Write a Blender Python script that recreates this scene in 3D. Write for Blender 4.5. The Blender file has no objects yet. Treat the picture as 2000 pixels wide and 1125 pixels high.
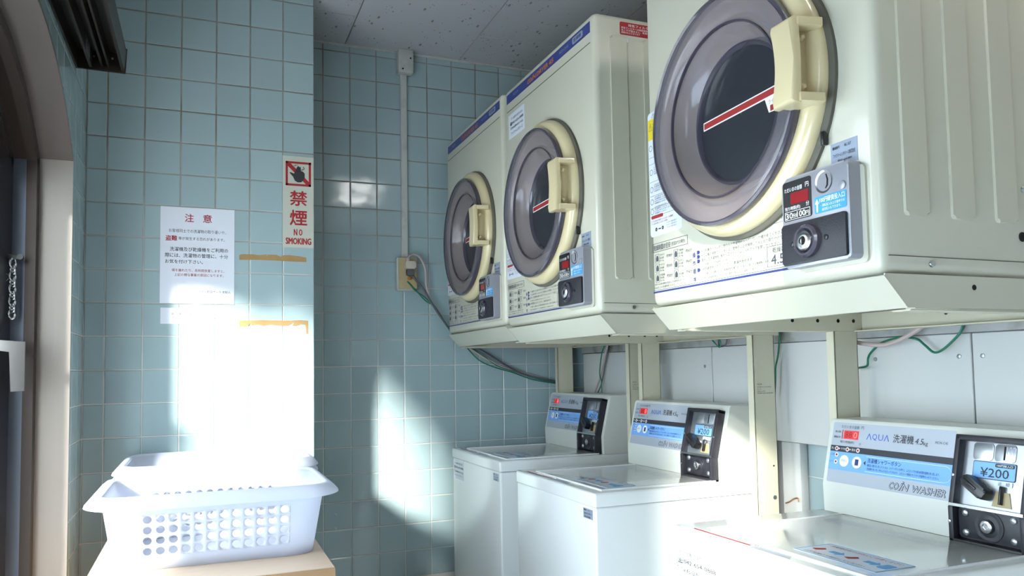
import bpy, bmesh, math, random
from mathutils import Matrix, Vector

random.seed(7)
SC = bpy.context.scene
COL = SC.collection
H = 1.15                       # eye height: heights below are written relative to the lens, H lifts them to the floor


# ------------------------------------------------------------------ camera
def rot(yaw, pitch, roll):
    cy, sy = math.cos(yaw), math.sin(yaw)
    f = Vector((sy * math.cos(pitch), cy * math.cos(pitch), math.sin(pitch)))
    r = Vector((cy, -sy, 0))
    u = r.cross(f)
    return (r * math.cos(roll) + u * math.sin(roll), u * math.cos(roll) - r * math.sin(roll), f)


cam = bpy.data.cameras.new('camera')
cam_o = bpy.data.objects.new('camera', cam)
COL.objects.link(cam_o)
r_, u_, f_ = rot(0.38276, 0.05793, -0.01647)
cam_o.matrix_world = Matrix(((r_.x, u_.x, -f_.x, 0), (r_.y, u_.y, -f_.y, 0), (r_.z, u_.z, -f_.z, H), (0, 0, 0, 1)))
cam.sensor_width = 36
cam.lens = 1511.37 / 2000 * 36
cam.shift_y = (633.9 - 562.5) / 2000
cam.clip_start = 0.02
SC.camera = cam_o

# ------------------------------------------------------------------ sky, sun, exposure
world = bpy.data.worlds.new('sky')
SC.world = world
world.use_nodes = True
wn = world.node_tree.nodes
bg = wn['Background']
bg.inputs[0].default_value = (0.74, 0.87, 1.0, 1)
bg.inputs[1].default_value = 6.6

sun = bpy.data.lights.new('sun', 'SUN')
sun.energy = 18
sun.angle = math.radians(5.8)
sun.color = (1.0, 0.97, 0.92)
sun_o = bpy.data.objects.new('sun', sun)
COL.objects.link(sun_o)
sun_o.rotation_euler = Vector((0.8, 1.0, -0.55)).to_track_quat('-Z', 'Y').to_euler()

SC.view_settings.view_transform = 'Standard'
SC.view_settings.look = 'None'
SC.view_settings.gamma = 1
SC.view_settings.use_curve_mapping = False
SC.view_settings.exposure = 0.48


# ------------------------------------------------------------------ materials
def node_mat(name):
    m = bpy.data.materials.new(name)
    m.use_nodes = True
    return m, m.node_tree.nodes, m.node_tree.links, m.node_tree.nodes['Principled BSDF']


def mat(name, col, rough=0.5, metal=0.0, coat=0.0, var=0.04, scale=6.0, bump=0.0, bscale=200.0, alpha=1.0, emit=None, es=0.0,
        stain=None, sscale=3.0, samt=0.0, stretch=None, sub=0.0, trans=0.0, spec=0.5):
    """principled material with a noise-driven tone variation, optional stain blotches and fine bump"""
    m, n, l, p = node_mat(name)
    tc = n.new('ShaderNodeTexCoord')
    src = tc.outputs['Object']
    if stretch:
        mp = n.new('ShaderNodeMapping')
        mp.inputs['Scale'].default_value = stretch
        l.new(src, mp.inputs[0])
        src = mp.outputs[0]
    nz = n.new('ShaderNodeTexNoise')
    nz.inputs['Scale'].default_value = scale
    nz.inputs['Detail'].default_value = 4
    l.new(src, nz.inputs['Vector'])
    mx = n.new('ShaderNodeMix')
    mx.data_type = 'RGBA'
    mx.inputs[6].default_value = tuple(max(0, c * (1 - var)) for c in col) + (1,)
    mx.inputs[7].default_value = tuple(min(1, c * (1 + var)) for c in col) + (1,)
    l.new(nz.outputs[0], mx.inputs[0])
    out = mx.outputs[2]
    if stain:
        n2 = n.new('ShaderNodeTexNoise')
        n2.inputs['Scale'].default_value = sscale
        n2.inputs['Detail'].default_value = 6
        l.new(src, n2.inputs['Vector'])
        rp = n.new('ShaderNodeValToRGB')
        rp.color_ramp.elements[0].position = 0.5
        rp.color_ramp.elements[0].color = (0, 0, 0, 1)
        rp.color_ramp.elements[1].position = 0.72
        rp.color_ramp.elements[1].color = (samt, samt, samt, 1)
        l.new(n2.outputs[0], rp.inputs[0])
        m2 = n.new('ShaderNodeMix')
        m2.data_type = 'RGBA'
        l.new(rp.outputs[0], m2.inputs[0])
        l.new(out, m2.inputs[6])
        m2.inputs[7].default_value = tuple(stain) + (1,)
        out = m2.outputs[2]
    l.new(out, p.inputs['Base Color'])
    p.inputs['Roughness'].default_value = rough
    p.inputs['Metallic'].default_value = metal
    p.inputs['Coat Weight'].default_value = coat
    p.inputs['Coat Roughness'].default_value = 0.06
    p.inputs['Specular IOR Level'].default_value = spec
    p.inputs['Alpha'].default_value = alpha
    if sub:
        p.inputs['Subsurface Weight'].default_value = sub
        p.inputs['Subsurface Radius'].default_value = (0.02, 0.02, 0.02)
    if trans:
        p.inputs['Transmission Weight'].default_value = trans
    if emit:
        p.inputs['Emission Color'].default_value = tuple(emit) + (1,)
        p.inputs['Emission Strength'].default_value = es
    if bump:
        nb = n.new('ShaderNodeTexNoise')
        nb.inputs['Scale'].default_value = bscale
        l.new(src, nb.inputs['Vector'])
        bp = n.new('ShaderNodeBump')
        bp.inputs['Strength'].default_value = bump
        bp.inputs['Distance'].default_value = 0.002
        l.new(nb.outputs[0], bp.inputs['Height'])
        l.new(bp.outputs[0], p.inputs['Normal'])
    return m


def tile_material():
    m, n, l, p = node_mat('blue_glazed_tile')
    oi = n.new('ShaderNodeObjectInfo')
    mx = n.new('ShaderNodeMix')
    mx.data_type = 'RGBA'
    mx.inputs[6].default_value = (0.33, 0.43, 0.447, 1)
    mx.inputs[7].default_value = (0.365, 0.47, 0.487, 1)
    l.new(oi.outputs['Random'], mx.inputs[0])
    l.new(mx.outputs[2], p.inputs['Base Color'])
    p.inputs['Roughness'].default_value = 0.12
    tc = n.new('ShaderNodeTexCoord')
    nb = n.new('ShaderNodeTexNoise')
    nb.inputs['Scale'].default_value = 9
    nb.inputs['Detail'].default_value = 1
    l.new(tc.outputs['Object'], nb.inputs['Vector'])
    bp = n.new('ShaderNodeBump')
    bp.inputs['Strength'].default_value = 0.12
    bp.inputs['Distance'].default_value = 0.02
    l.new(nb.outputs[0], bp.inputs['Height'])
    l.new(bp.outputs[0], p.inputs['Normal'])
    return m


def grout_material():
    """pale cement joint, browned by old dirt in blotches, more of it in the upper courses"""
    m, n, l, p = node_mat('cement_grout')
    tc = n.new('ShaderNodeTexCoord')
    sep = n.new('ShaderNodeSeparateXYZ')
    l.new(tc.outputs['Object'], sep.inputs[0])
    mr = n.new('ShaderNodeMapRange')
    mr.inputs['From Min'].default_value = H - 0.05
    mr.inputs['From Max'].default_value = H + 0.75
    mr.inputs['To Min'].default_value = -0.55
    mr.inputs['To Max'].default_value = 0.30
    l.new(sep.outputs[2], mr.inputs[0])
    nz = n.new('ShaderNodeTexNoise')
    nz.inputs['Scale'].default_value = 7
    nz.inputs['Detail'].default_value = 5
    l.new(tc.outputs['Object'], nz.inputs['Vector'])
    ad = n.new('ShaderNodeMath')
    ad.operation = 'ADD'
    ad.use_clamp = True
    l.new(mr.outputs[0], ad.inputs[0])
    l.new(nz.outputs[0], ad.inputs[1])
    mx = n.new('ShaderNodeMix')
    mx.data_type = 'RGBA'
    mx.inputs[6].default_value = (0.62, 0.60, 0.56, 1)
    mx.inputs[7].default_value = (0.19, 0.145, 0.105, 1)
    l.new(ad.outputs[0], mx.inputs[0])
    l.new(mx.outputs[2], p.inputs['Base Color'])
    p.inputs['Roughness'].default_value = 0.9
    return m


def ceiling_material():
    m, n, l, p = node_mat('flecked_acoustic_board')
    tc = n.new('ShaderNodeTexCoord')
    mp = n.new('ShaderNodeMapping')
    mp.inputs['Scale'].default_value = (1, 0.45, 1)
    l.new(tc.outputs['Object'], mp.inputs[0])
    out = None
    for sc_, thr in ((38, 0.17), (90, 0.15)):
        v = n.new('ShaderNodeTexVoronoi')
        v.inputs['Scale'].default_value = sc_
        l.new(mp.outputs[0], v.inputs['Vector'])
        r = n.new('ShaderNodeMath')
        r.operation = 'LESS_THAN'
        r.inputs[1].default_value = thr
        l.new(v.outputs['Distance'], r.inputs[0])
        if out is None:
            out = r.outputs[0]
        else:
            a = n.new('ShaderNodeMath')
            a.operation = 'MAXIMUM'
            l.new(out, a.inputs[0])
            l.new(r.outputs[0], a.inputs[1])
            out = a.outputs[0]
    nz = n.new('ShaderNodeTexNoise')
    nz.inputs['Scale'].default_value = 14
    l.new(tc.outputs['Object'], nz.inputs['Vector'])
    gt = n.new('ShaderNodeMath')
    gt.operation = 'GREATER_THAN'
    gt.inputs[1].default_value = 0.5
    l.new(nz.outputs[0], gt.inputs[0])
    ml = n.new('ShaderNodeMath')
    ml.operation = 'MULTIPLY'
    l.new(out, ml.inputs[0])
    l.new(gt.outputs[0], ml.inputs[1])
    mx = n.new('ShaderNodeMix')
    mx.data_type = 'RGBA'
    mx.inputs[6].default_value = (0.46, 0.465, 0.48, 1)
    mx.inputs[7].default_value = (0.22, 0.21, 0.18, 1)
    l.new(ml.outputs[0], mx.inputs[0])
    l.new(mx.outputs[2], p.inputs['Base Color'])
    p.inputs['Roughness'].default_value = 0.9
    bp = n.new('ShaderNodeBump')
    bp.inputs['Strength'].default_value = 0.5
    bp.inputs['Distance'].default_value = -0.002
    l.new(ml.outputs[0], bp.inputs['Height'])
    l.new(bp.outputs[0], p.inputs['Normal'])
    return m


def pane_material(name, tint=(1, 1, 1), frost=0.0):
    """thin clear sheet: passes light straight through, mirrors by Fresnel"""
    m, n, l, p = node_mat(name)
    n.remove(p)
    tr = n.new('ShaderNodeBsdfTransparent')
    tr.inputs[0].default_value = tuple(tint) + (1,)
    gl = n.new('ShaderNodeBsdfGlossy')
    gl.inputs['Roughness'].default_value = 0.02
    lw = n.new('ShaderNodeLayerWeight')
    lw.inputs[0].default_value = 0.5
    pw = n.new('ShaderNodeMath')
    pw.operation = 'POWER'
    pw.inputs[1].default_value = 5
    l.new(lw.outputs['Facing'], pw.inputs[0])
    ma = n.new('ShaderNodeMath')
    ma.operation = 'MULTIPLY_ADD'
    ma.inputs[1].default_value = 0.95
    ma.inputs[2].default_value = 0.04
    l.new(pw.outputs[0], ma.inputs[0])
    mx = n.new('ShaderNodeMixShader')
    l.new(ma.outputs[0], mx.inputs[0])
    l.new(tr.outputs[0], mx.inputs[1])
    l.new(gl.outputs[0], mx.inputs[2])
    out = mx.outputs[0]
    if frost:
        tl = n.new('ShaderNodeBsdfTranslucent')
        tl.inputs[0].default_value = tuple(tint) + (1,)
        m3 = n.new('ShaderNodeMixShader')
        m3.inputs[0].default_value = frost
        l.new(out, m3.inputs[1])
        l.new(tl.outputs[0], m3.inputs[2])
        out = m3.outputs[0]
    l.new(out, n['Material Output'].inputs[0])
    return m


MT = {
    'tile': tile_material(), 'grout': grout_material(), 'ceil': ceiling_material(),
    'pane': pane_material('clear_window_glass', (0.96, 0.98, 0.97)),
    'frost': pane_material('lightly_frosted_window_glass', (0.97, 0.99, 0.98), 0.17),
    'dimpane': pane_material('beam_dimming_glass', (0.86, 0.88, 0.87)),
    'fillpane': pane_material('milky_fill_light_glass', (0.84, 0.93, 1.0), 0.93),  # glass of the added low window, tinted for bluish fill light
    'smoke': None,
    'enamel': mat('cream_white_enamel', (0.57, 0.545, 0.435), 0.28, coat=0.35, var=0.02, scale=3, bump=0.04, bscale=60),
    'washer': mat('white_enamel', (0.82, 0.83, 0.81), 0.22, coat=0.4, var=0.015, scale=3),
    'ctrl': mat('cream_panel_plastic', (0.66, 0.665, 0.61), 0.3, var=0.02, scale=3),
    'wplastic': mat('white_glossy_plastic', (0.79, 0.80, 0.785), 0.13, coat=0.5, var=0.02, scale=4, spec=0.6),
    'stand': mat('beige_painted_steel', (0.60, 0.56, 0.42), 0.38, var=0.05, scale=5, bump=0.05, bscale=120),
    'cream': mat('cream_door_plastic', (0.66, 0.55, 0.33), 0.22, coat=0.4, var=0.03, scale=5),
    'dark': mat('black_textured_steel', (0.022, 0.021, 0.028), 0.42, var=0.1, scale=40, bump=0.25, bscale=700),
    'black': mat('black_plastic', (0.012, 0.012, 0.014), 0.3, var=0.1),
    'hole': mat('hole_shadow_black', (0.01, 0.01, 0.01), 0.9),
    'drum': mat('dark_drum_filter', (0.018, 0.02, 0.028), 0.35, coat=0.8, var=0.15, scale=8),
    'gasket': mat('violet_grey_rim', (0.055, 0.048, 0.07), 0.18, coat=0.6, var=0.1),
    'shadowgap': mat('olive_gap_shade', (0.11, 0.10, 0.075), 0.6),  # dark olive stands in for the shade in grooves and gaps
    'chrome': mat('brushed_chrome', (0.62, 0.63, 0.65), 0.24, metal=1, var=0.05, scale=30),
    'plate': mat('satin_steel_plate', (0.50, 0.52, 0.56), 0.33, metal=0.85, var=0.06, scale=25),
    'silver': mat('silver_grey_lacquer', (0.36, 0.36, 0.40), 0.35, metal=0.35, var=0.04, scale=60),
    'screw': mat('zinc_screw', (0.45, 0.48, 0.5), 0.3, metal=1),
    'blue': mat('navy_print', (0.028, 0.045, 0.20), 0.35),
    'navy': mat('navy_ink', (0.02, 0.035, 0.16), 0.5),
    'orange': mat('orange_print', (0.52, 0.16, 0.03), 0.5),
    'ink': mat('black_ink', (0.03, 0.03, 0.035), 0.6),
    'grey_ink': mat('grey_ink', (0.06, 0.065, 0.09), 0.6),
    'pale_ink': mat('pale_grey_print', (0.30, 0.34, 0.45), 0.5),
    'redink': mat('red_ink', (0.34, 0.02, 0.02), 0.55),
    'signred': mat('sign_red', (0.36, 0.015, 0.02), 0.4),
    'white': mat('white_print', (0.85, 0.85, 0.85), 0.5),
    'paper': mat('laminated_paper', (0.74, 0.76, 0.83), 0.25, coat=0.4, var=0.015),
    'label': mat('white_vinyl_label', (0.66, 0.69, 0.76), 0.35, var=0.02),
    'greylabel': mat('silver_blue_label', (0.33, 0.38, 0.48), 0.35, metal=0.2, var=0.03),
    'yellow': mat('warning_yellow', (0.72, 0.55, 0.02), 0.45),
    'signplate': mat('ivory_sign_plate', (0.52, 0.53, 0.45), 0.35, var=0.03),
    'cyan': mat('cyan_label', (0.03, 0.30, 0.62), 0.35),
    'decal': mat('silver_decal', (0.45, 0.48, 0.54), 0.35, metal=0.15, var=0.02),
    'sky': mat('light_blue_decal', (0.20, 0.43, 0.85), 0.35, var=0.02),
    'charcoal': mat('charcoal_band', (0.035, 0.035, 0.045), 0.4),
    'aqua': mat('blue_logo', (0.06, 0.14, 0.55), 0.4),
    'led': mat('red_led_window', (0.35, 0.01, 0.015), 0.2, coat=0.6, emit=(1.0, 0.03, 0.03), es=0.35),
    'ledoff': mat('dim_red_window', (0.17, 0.008, 0.012), 0.2, coat=0.6, emit=(0.6, 0.01, 0.01), es=0.12),
    'ledon': mat('lit_led_digit', (0.8, 0.05, 0.05), 0.3, emit=(1.0, 0.12, 0.10), es=1.6),
    'tape': mat('old_brown_tape', (0.36, 0.22, 0.085), 0.5, var=0.15, scale=40),
    'pvc': mat('off_white_pvc', (0.50, 0.51, 0.48), 0.45, var=0.05, stain=(0.2, 0.18, 0.14), sscale=20, samt=0.35),
    'outlet': mat('yellowed_outlet_plate', (0.42, 0.33, 0.17), 0.4, var=0.06),
    'plug': mat('ivory_plug', (0.52, 0.47, 0.38), 0.45),
    'copper': mat('copper_terminal', (0.5, 0.24, 0.08), 0.35, metal=0.8),
    'green': mat('green_cable', (0.008, 0.16, 0.09), 0.4),
    'greyc': mat('grey_cable', (0.10, 0.10, 0.12), 0.45),
    'pinkc': mat('pale_pink_cable', (0.50, 0.40, 0.38), 0.45),
    'steel': mat('brushed_stainless', (0.30, 0.265, 0.235), 0.42, metal=0.45, var=0.14, scale=3, stretch=(8, 8, 0.7), bump=0.05, bscale=30),
    'shadesteel': mat('shaded_stainless', (0.125, 0.105, 0.095), 0.5, metal=0.5, var=0.1, scale=3),  # darker copy of the stainless, the shade under the arch painted in
    'bronze': mat('dark_bronze_aluminium', (0.045, 0.034, 0.028), 0.35, metal=0.6, var=0.15, scale=6),
    'skytint': mat('sky_tinted_aluminium', (0.16, 0.18, 0.23), 0.3, metal=0.6, var=0.08),  # sky reflection put into the base colour of the side tracks
    'zinc': mat('dull_cast_zinc', (0.10, 0.10, 0.105), 0.42, metal=0.7, var=0.1, scale=20),
    'basket': None,
    'wood': mat('pale_wood_laminate', (0.66, 0.50, 0.36), 0.38, var=0.08, scale=4, stretch=(2, 26, 2)),
    'woodedge': mat('brown_edge_band', (0.34, 0.20, 0.10), 0.5, var=0.12, scale=5, stretch=(3, 3, 26)),
    'panelw': mat('glossy_white_panel', (0.57, 0.57, 0.555), 0.17, coat=0.3, var=0.03, scale=2, bump=0.03, bscale=12),
    'concrete': mat('stained_grey_trim', (0.36, 0.36, 0.35), 0.6, var=0.15, scale=9, stain=(0.16, 0.13, 0.09), sscale=14, samt=0.8),
    'plaster': mat('grey_plaster', (0.34, 0.34, 0.33), 0.8, var=0.05),
    'floor': mat('pale_vinyl_floor', (0.52, 0.54, 0.55), 0.5, var=0.1, scale=8),
    'ground': mat('asphalt_yard', (0.20, 0.20, 0.20), 0.9, var=0.12, scale=2),
    'fence': mat('weathered_block_wall', (0.36, 0.34, 0.31), 0.9, var=0.15, scale=5),
    'lamp': mat('lit_lamp_diffuser', (0.9, 0.9, 0.9), 0.4, emit=(1.0, 0.98, 0.94), es=26.0),
    'leaf': mat('green_leaf', (0.06, 0.14, 0.03), 0.5, var=0.3),
    'rubber': mat('black_rubber', (0.02, 0.02, 0.02), 0.8),
    'alum': mat('mill_aluminium', (0.5, 0.5, 0.5), 0.4, metal=0.8),
    'purple': mat('purple_print', (0.30, 0.05, 0.32), 0.5),
}


def smoke_material():
    """smoky violet-grey clear plastic of the dryer doors"""
    m, n, l, p = node_mat('smoky_door_plastic')
    n.remove(p)
    df = n.new('ShaderNodeBsdfPrincipled')
    df.inputs['Base Color'].default_value = (0.33, 0.305, 0.34, 1)
    df.inputs['Roughness'].default_value = 0.10
    df.inputs['Coat Weight'].default_value = 0.5
    nz = n.new('ShaderNodeTexNoise')
    nz.inputs['Scale'].default_value = 5
    tr = n.new('ShaderNodeBsdfTransparent')
    tr.inputs[0].default_value = (0.60, 0.57, 0.66, 1)
    mr = n.new('ShaderNodeMapRange')
    mr.inputs['To Min'].default_value = 0.34
    mr.inputs['To Max'].default_value = 0.42
    l.new(nz.outputs[0], mr.inputs[0])
    mx = n.new('ShaderNodeMixShader')
    l.new(mr.outputs[0], mx.inputs[0])
    l.new(tr.outputs[0], mx.inputs[1])
    l.new(df.outputs[0], mx.inputs[2])
    l.new(mx.outputs[0], n['Material Output'].inputs[0])
    return m


def basket_material():
    """translucent white polypropylene"""
    m, n, l, p = node_mat('translucent_white_plastic')
    p.inputs['Base Color'].default_value = (0.80, 0.83, 0.92, 1)
    p.inputs['Roughness'].default_value = 0.35
    tl = n.new('ShaderNodeBsdfTranslucent')
    tl.inputs[0].default_value = (0.80, 0.83, 0.92, 1)
    nz = n.new('ShaderNodeTexNoise')
    nz.inputs['Scale'].default_value = 3
    mr = n.new('ShaderNodeMapRange')
    mr.inputs['To Min'].default_value = 0.38
    mr.inputs['To Max'].default_value = 0.48
    l.new(nz.outputs[0], mr.inputs[0])
    mx = n.new('ShaderNodeMixShader')
    l.new(mr.outputs[0], mx.inputs[0])
    l.new(p.outputs[0], mx.inputs[1])
    l.new(tl.outputs[0], mx.inputs[2])
    l.new(mx.outputs[0], n['Material Output'].inputs[0])
    return m


MT['smoke'] = smoke_material()
MT['basket'] = basket_material()


# ------------------------------------------------------------------ mesh helpers
# Shapes are drawn in panel coordinates (a right, b up, c outward) and turned to where the panel faces.
MX = Matrix(((0, 0, -1, 0), (-1, 0, 0, 0), (0, 1, 0, 0), (0, 0, 0, 1)))      # panel facing -X (machine fronts)
MY = Matrix(((1, 0, 0, 0), (0, 0, -1, 0), (0, 1, 0, 0), (0, 0, 0, 1)))       # panel facing -Y (back wall, machine sides)
MZ = Matrix(((0, 1, 0, 0), (-1, 0, 0, 0), (0, 0, 1, 0), (0, 0, 0, 1)))       # panel facing up (washer tops)
MXP = Matrix(((0, 0, 1, 0), (1, 0, 0, 0), (0, 1, 0, 0), (0, 0, 0, 1)))       # panel facing +X (left wall)
ID = Matrix.Identity(4)
TEXT_CACHE = {}


def glyphs(s):
    k = s
    if k not in TEXT_CACHE:
        cu = bpy.data.curves.new('t', 'FONT')
        cu.body = s
        cu.resolution_u = 2
        o = bpy.data.objects.new('t', cu)
        COL.objects.link(o)
        dg = bpy.context.evaluated_depsgraph_get()
        dg.update()
        me = bpy.data.meshes.new_from_object(o.evaluated_get(dg))
        vs = [(v.co.x, v.co.y) for v in me.vertices]
        fs = [tuple(p.vertices) for p in me.polygons]
        bpy.data.objects.remove(o)
        bpy.data.curves.remove(cu)
        bpy.data.meshes.remove(me)
        TEXT_CACHE[k] = (vs, fs)
    return TEXT_CACHE[k]


class Shape:
    def __init__(self):
        self.bm = bmesh.new()

    def _new(self, vs, fs):
        bv = [self.bm.verts.new(v) for v in vs]
        out = []
        for f in fs:
            try:
                out.append(self.bm.faces.new([bv[i] for i in f]))
            except ValueError:
                pass
        return bv, out

    def box(self, a0, a1, b0, b1, c0, c1, bev=0.0, seg=2):
        a0, a1 = sorted((a0, a1)); b0, b1 = sorted((b0, b1)); c0, c1 = sorted((c0, c1))
        vs = [(x, y, z) for z in (c0, c1) for y in (b0, b1) for x in (a0, a1)]
        fs = [(0, 2, 3, 1), (4, 5, 7, 6), (0, 1, 5, 4), (2, 6, 7, 3), (0, 4, 6, 2), (1, 3, 7, 5)]
        bv, bf = self._new(vs, fs)
        if bev > 0:
            ed = list({e for f in bf for e in f.edges})
            bmesh.ops.bevel(self.bm, geom=ed, offset=bev, segments=seg, profile=0.5, affect='EDGES')
        return self

    def prism(self, pts, c0, c1, bev=0.0, seg=2):
        """polygon in (a, b) pulled from c0 to c1; bev rounds the c1 rim"""
        n = len(pts)
        area = sum(pts[i][0] * pts[(i + 1) % n][1] - pts[(i + 1) % n][0] * pts[i][1] for i in range(n))
        if area < 0:
            pts = pts[::-1]
        if c0 > c1:
            c0, c1 = c1, c0
        vs = [(x, y, c0) for x, y in pts] + [(x, y, c1) for x, y in pts]
        fs = [tuple(range(n))[::-1], tuple(range(n, 2 * n))] + [(i, (i + 1) % n, n + (i + 1) % n, n + i) for i in range(n)]
        bv, bf = self._new(vs, fs)
        if bev > 0:
            bmesh.ops.bevel(self.bm, geom=list(bf[1].edges), offset=bev, segments=seg, profile=0.5, affect='EDGES')
        return self

    def rrect(self, a0, a1, b0, b1, c0, c1, r, n=5, bev=0.0, seg=2):
        pts = []
        for cx, cy, s in ((a1 - r, b1 - r, 0), (a0 + r, b1 - r, 90), (a0 + r, b0 + r, 180), (a1 - r, b0 + r, 270)):
            for i in range(n + 1):
                t = math.radians(s + 90 * i / n)
                pts.append((cx + r * math.cos(t), cy + r * math.sin(t)))
        return self.prism(pts, c0, c1, bev, seg)

    def lathe(self, ca, cb, prof, n=56, cap0=False, cap1=False):
        """profile of (radius, c) turned about the c axis through (ca, cb)"""
        vs, fs = [], []
        for r, c in prof:
            for i in range(n):
                t = 2 * math.pi * i / n
                vs.append((ca + r * math.cos(t), cb + r * math.sin(t), c))
        for k in range(len(prof) - 1):
            for i in range(n):
                j = (i + 1) % n
                fs.append((k * n + i, k * n + j, (k + 1) * n + j, (k + 1) * n + i))
        if cap0:
            fs.append(tuple(range(n))[::-1])
        if cap1:
            fs.append(tuple(range((len(prof) - 1) * n, len(prof) * n)))
        self._new(vs, fs)
        return self

    def disc(self, ca, cb, c0, c1, r, n=20, bev=0.0):
        pr = [(r, c0), (r, c1 - bev), (r - bev * 0.3, c1 - bev * 0.3), (r - bev, c1)] if bev else [(r, c0), (r, c1)]
        return self.lathe(ca, cb, pr, n, True, True)

    def tube(self, pts, r, n=8, cap=True):
        pts = [Vector(p) for p in pts]
        vs, fs = [], []
        ref = Vector((0.13, 0.31, 0.94))
        for i, p in enumerate(pts):
            d = (pts[min(i + 1, len(pts) - 1)] - pts[max(i - 1, 0)]).normalized()
            s = d.cross(ref).normalized()
            t = s.cross(d).normalized()
            for k in range(n):
                w = 2 * math.pi * k / n
                vs.append(p + s * r * math.cos(w) + t * r * math.sin(w))
        for i in range(len(pts) - 1):
            for k in range(n):
                j = (k + 1) % n
                fs.append((i * n + k, (i + 1) * n + k, (i + 1) * n + j, i * n + j))
        if cap:
            fs.append(tuple(range(n)))
            fs.append(tuple(range((len(pts) - 1) * n, len(pts) * n))[::-1])
        self._new(vs, fs)
        return self

    def text(self, s, a0, a1, b0, b1, c, bold=0.0, slant=0.0):
        """lettering fitted into the box a0..a1, b0..b1 (a1 None keeps the letters' own width)"""
        vs, fs = glyphs(s)
        if not vs:
            return self
        x0, x1 = min(v[0] for v in vs), max(v[0] for v in vs)
        y0, y1 = min(v[1] for v in vs), max(v[1] for v in vs)
        ky = (b1 - b0) / (y1 - y0)
        kx = ky if a1 is None else (a1 - a0) / (x1 - x0)
        g = bold * (b1 - b0)
        for k, (da, db) in enumerate(((0, 0),) if bold < 0.004 else ((0, 0), (g, 0), (-g, 0), (0, g), (0, -g))):
            self._new([(a0 + (x - x0) * kx + slant * (y - y0) * ky + da, b0 + (y - y0) * ky + db, c + k * 2e-5) for x, y in vs], fs)
        return self

    def coin_word(self, a0, a1, b0, b1, c, bold=0.0, slant=0.2):
        """the word COIN with its I as a leaning stroke under a dot"""
        w, h = a1 - a0, b1 - b0
        self.text('CO', a0, a0 + 0.50 * w, b0, b1, c, bold, slant)
        x, g = a0 + 0.54 * w, bold * h
        self.prism([(x - g, b0 - g), (x + 0.05 * w + g, b0 - g), (x + 0.19 * w + g, b1 + g), (x + 0.14 * w - g, b1 + g)], c - 0.0002, c)
        self.disc(x + 0.21 * w, b1 + 0.20 * h, c - 0.0002, c, 0.11 * h + g, 10)
        self.text('N', a0 + 0.70 * w, a1, b0, b1, c, bold, slant)
        return self

    def quad(self, p):
        self._new(p, [tuple(range(len(p)))])
        return self


def obj(name, sh, m, parent=None, M=MX, angle=40, loc=None):
    bm = sh.bm
    bm.transform(M)
    if M.determinant() < 0:
        bmesh.ops.reverse_faces(bm, faces=bm.faces[:])
    me = bpy.data.meshes.new(name)
    bm.to_mesh(me)
    bm.free()
    me.materials.append(MT[m] if isinstance(m, str) else m)
    me.shade_smooth()
    me.set_sharp_from_angle(angle=math.radians(angle))
    o = bpy.data.objects.new(name, me)
    COL.objects.link(o)
    if parent:
        o.parent = parent
    if any(w in name for w in ('lettering', 'text', 'print', 'heading', 'marks', 'table_', 'digits', 'instructions', 'indicator', 'blue_logo', 'time_table')):
        o['kind'] = 'stuff'            # print: strokes too small to take apart
    if loc:
        o.location = loc
    return o


def tag(o, label, cat, group=None):
    o['label'] = label
    o['category'] = cat
    if group:
        o['group'] = group
    return o


def thing(name, label, cat, loc, group=None):
    o = bpy.data.objects.new(name, None)
    o.empty_display_size = 0.05
    COL.objects.link(o)
    o.location = loc
    return tag(o, label, cat, group)


def struct(o):
    o['kind'] = 'structure'
    return o


def copy_tree(o, parent=None, skip=()):
    c = o.copy()
    COL.objects.link(c)
    c.parent = parent
    for ch in o.children:
        if ch.name.split('.')[0] not in skip:
            copy_tree(ch, c, skip)
    return c


def curve_pts(pts, n=6):
    """Catmull-Rom through the points"""
    P = [Vector(p) for p in pts]
    P = [P[0] * 2 - P[1]] + P + [P[-1] * 2 - P[-2]]
    out = []
    for i in range(1, len(P) - 2):
        for k in range(n):
            t = k / n
            a, b, c, d = P[i - 1], P[i], P[i + 1], P[i + 2]
            out.append(0.5 * ((2 * b) + (c - a) * t + (2 * a - 5 * b + 4 * c - d) * t * t + (3 * b - a - 3 * c + d) * t ** 3))
    out.append(P[-2])
    return out


# ================================================================== THE ROOM
XL, XR, YB, YP, XP, ZC = -0.32, 1.50, 2.915, 2.567, 0.341, 1.25
YREAR = -2.3
AY, AR, AZ = 1.75, 0.755, 0.008        # arched window: middle, radius and centre height of its segmental head
WY0, WY1, WSPR, WSILL = 1.225, 2.265, 0.56, -0.72


def arch(y):
    return AZ + math.sqrt(max(0, AR * AR - (y - AY) ** 2))


floor = struct(obj('floor', Shape().box(XL - 0.15, XR + 0.1, YREAR, YB + 0.1, -0.1, 0), 'floor', None, ID))
ceiling = struct(obj('ceiling', Shape().box(XL - 0.15, XR + 0.1, YREAR, YB + 0.1, H + ZC + 0.012, H + ZC + 0.14), 'plaster', None, ID))
wall_back = struct(obj('wall_back', Shape().box(XP - 0.02, XR + 0.1, YB + 0.0018, YB + 0.1, 0, H + ZC + 0.02), 'grout', None, ID))
wall_partition = struct(obj('wall_partition', Shape().box(XL - 0.15, XP - 0.0018, YP + 0.0018, YB + 0.1, 0, H + ZC + 0.02), 'grout', None, ID))
wall_right = struct(obj('wall_right', Shape().box(XR + 0.0018, XR + 0.1, YREAR, YB + 0.1, 0, H + ZC + 0.02), 'grout', None, ID))

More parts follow.
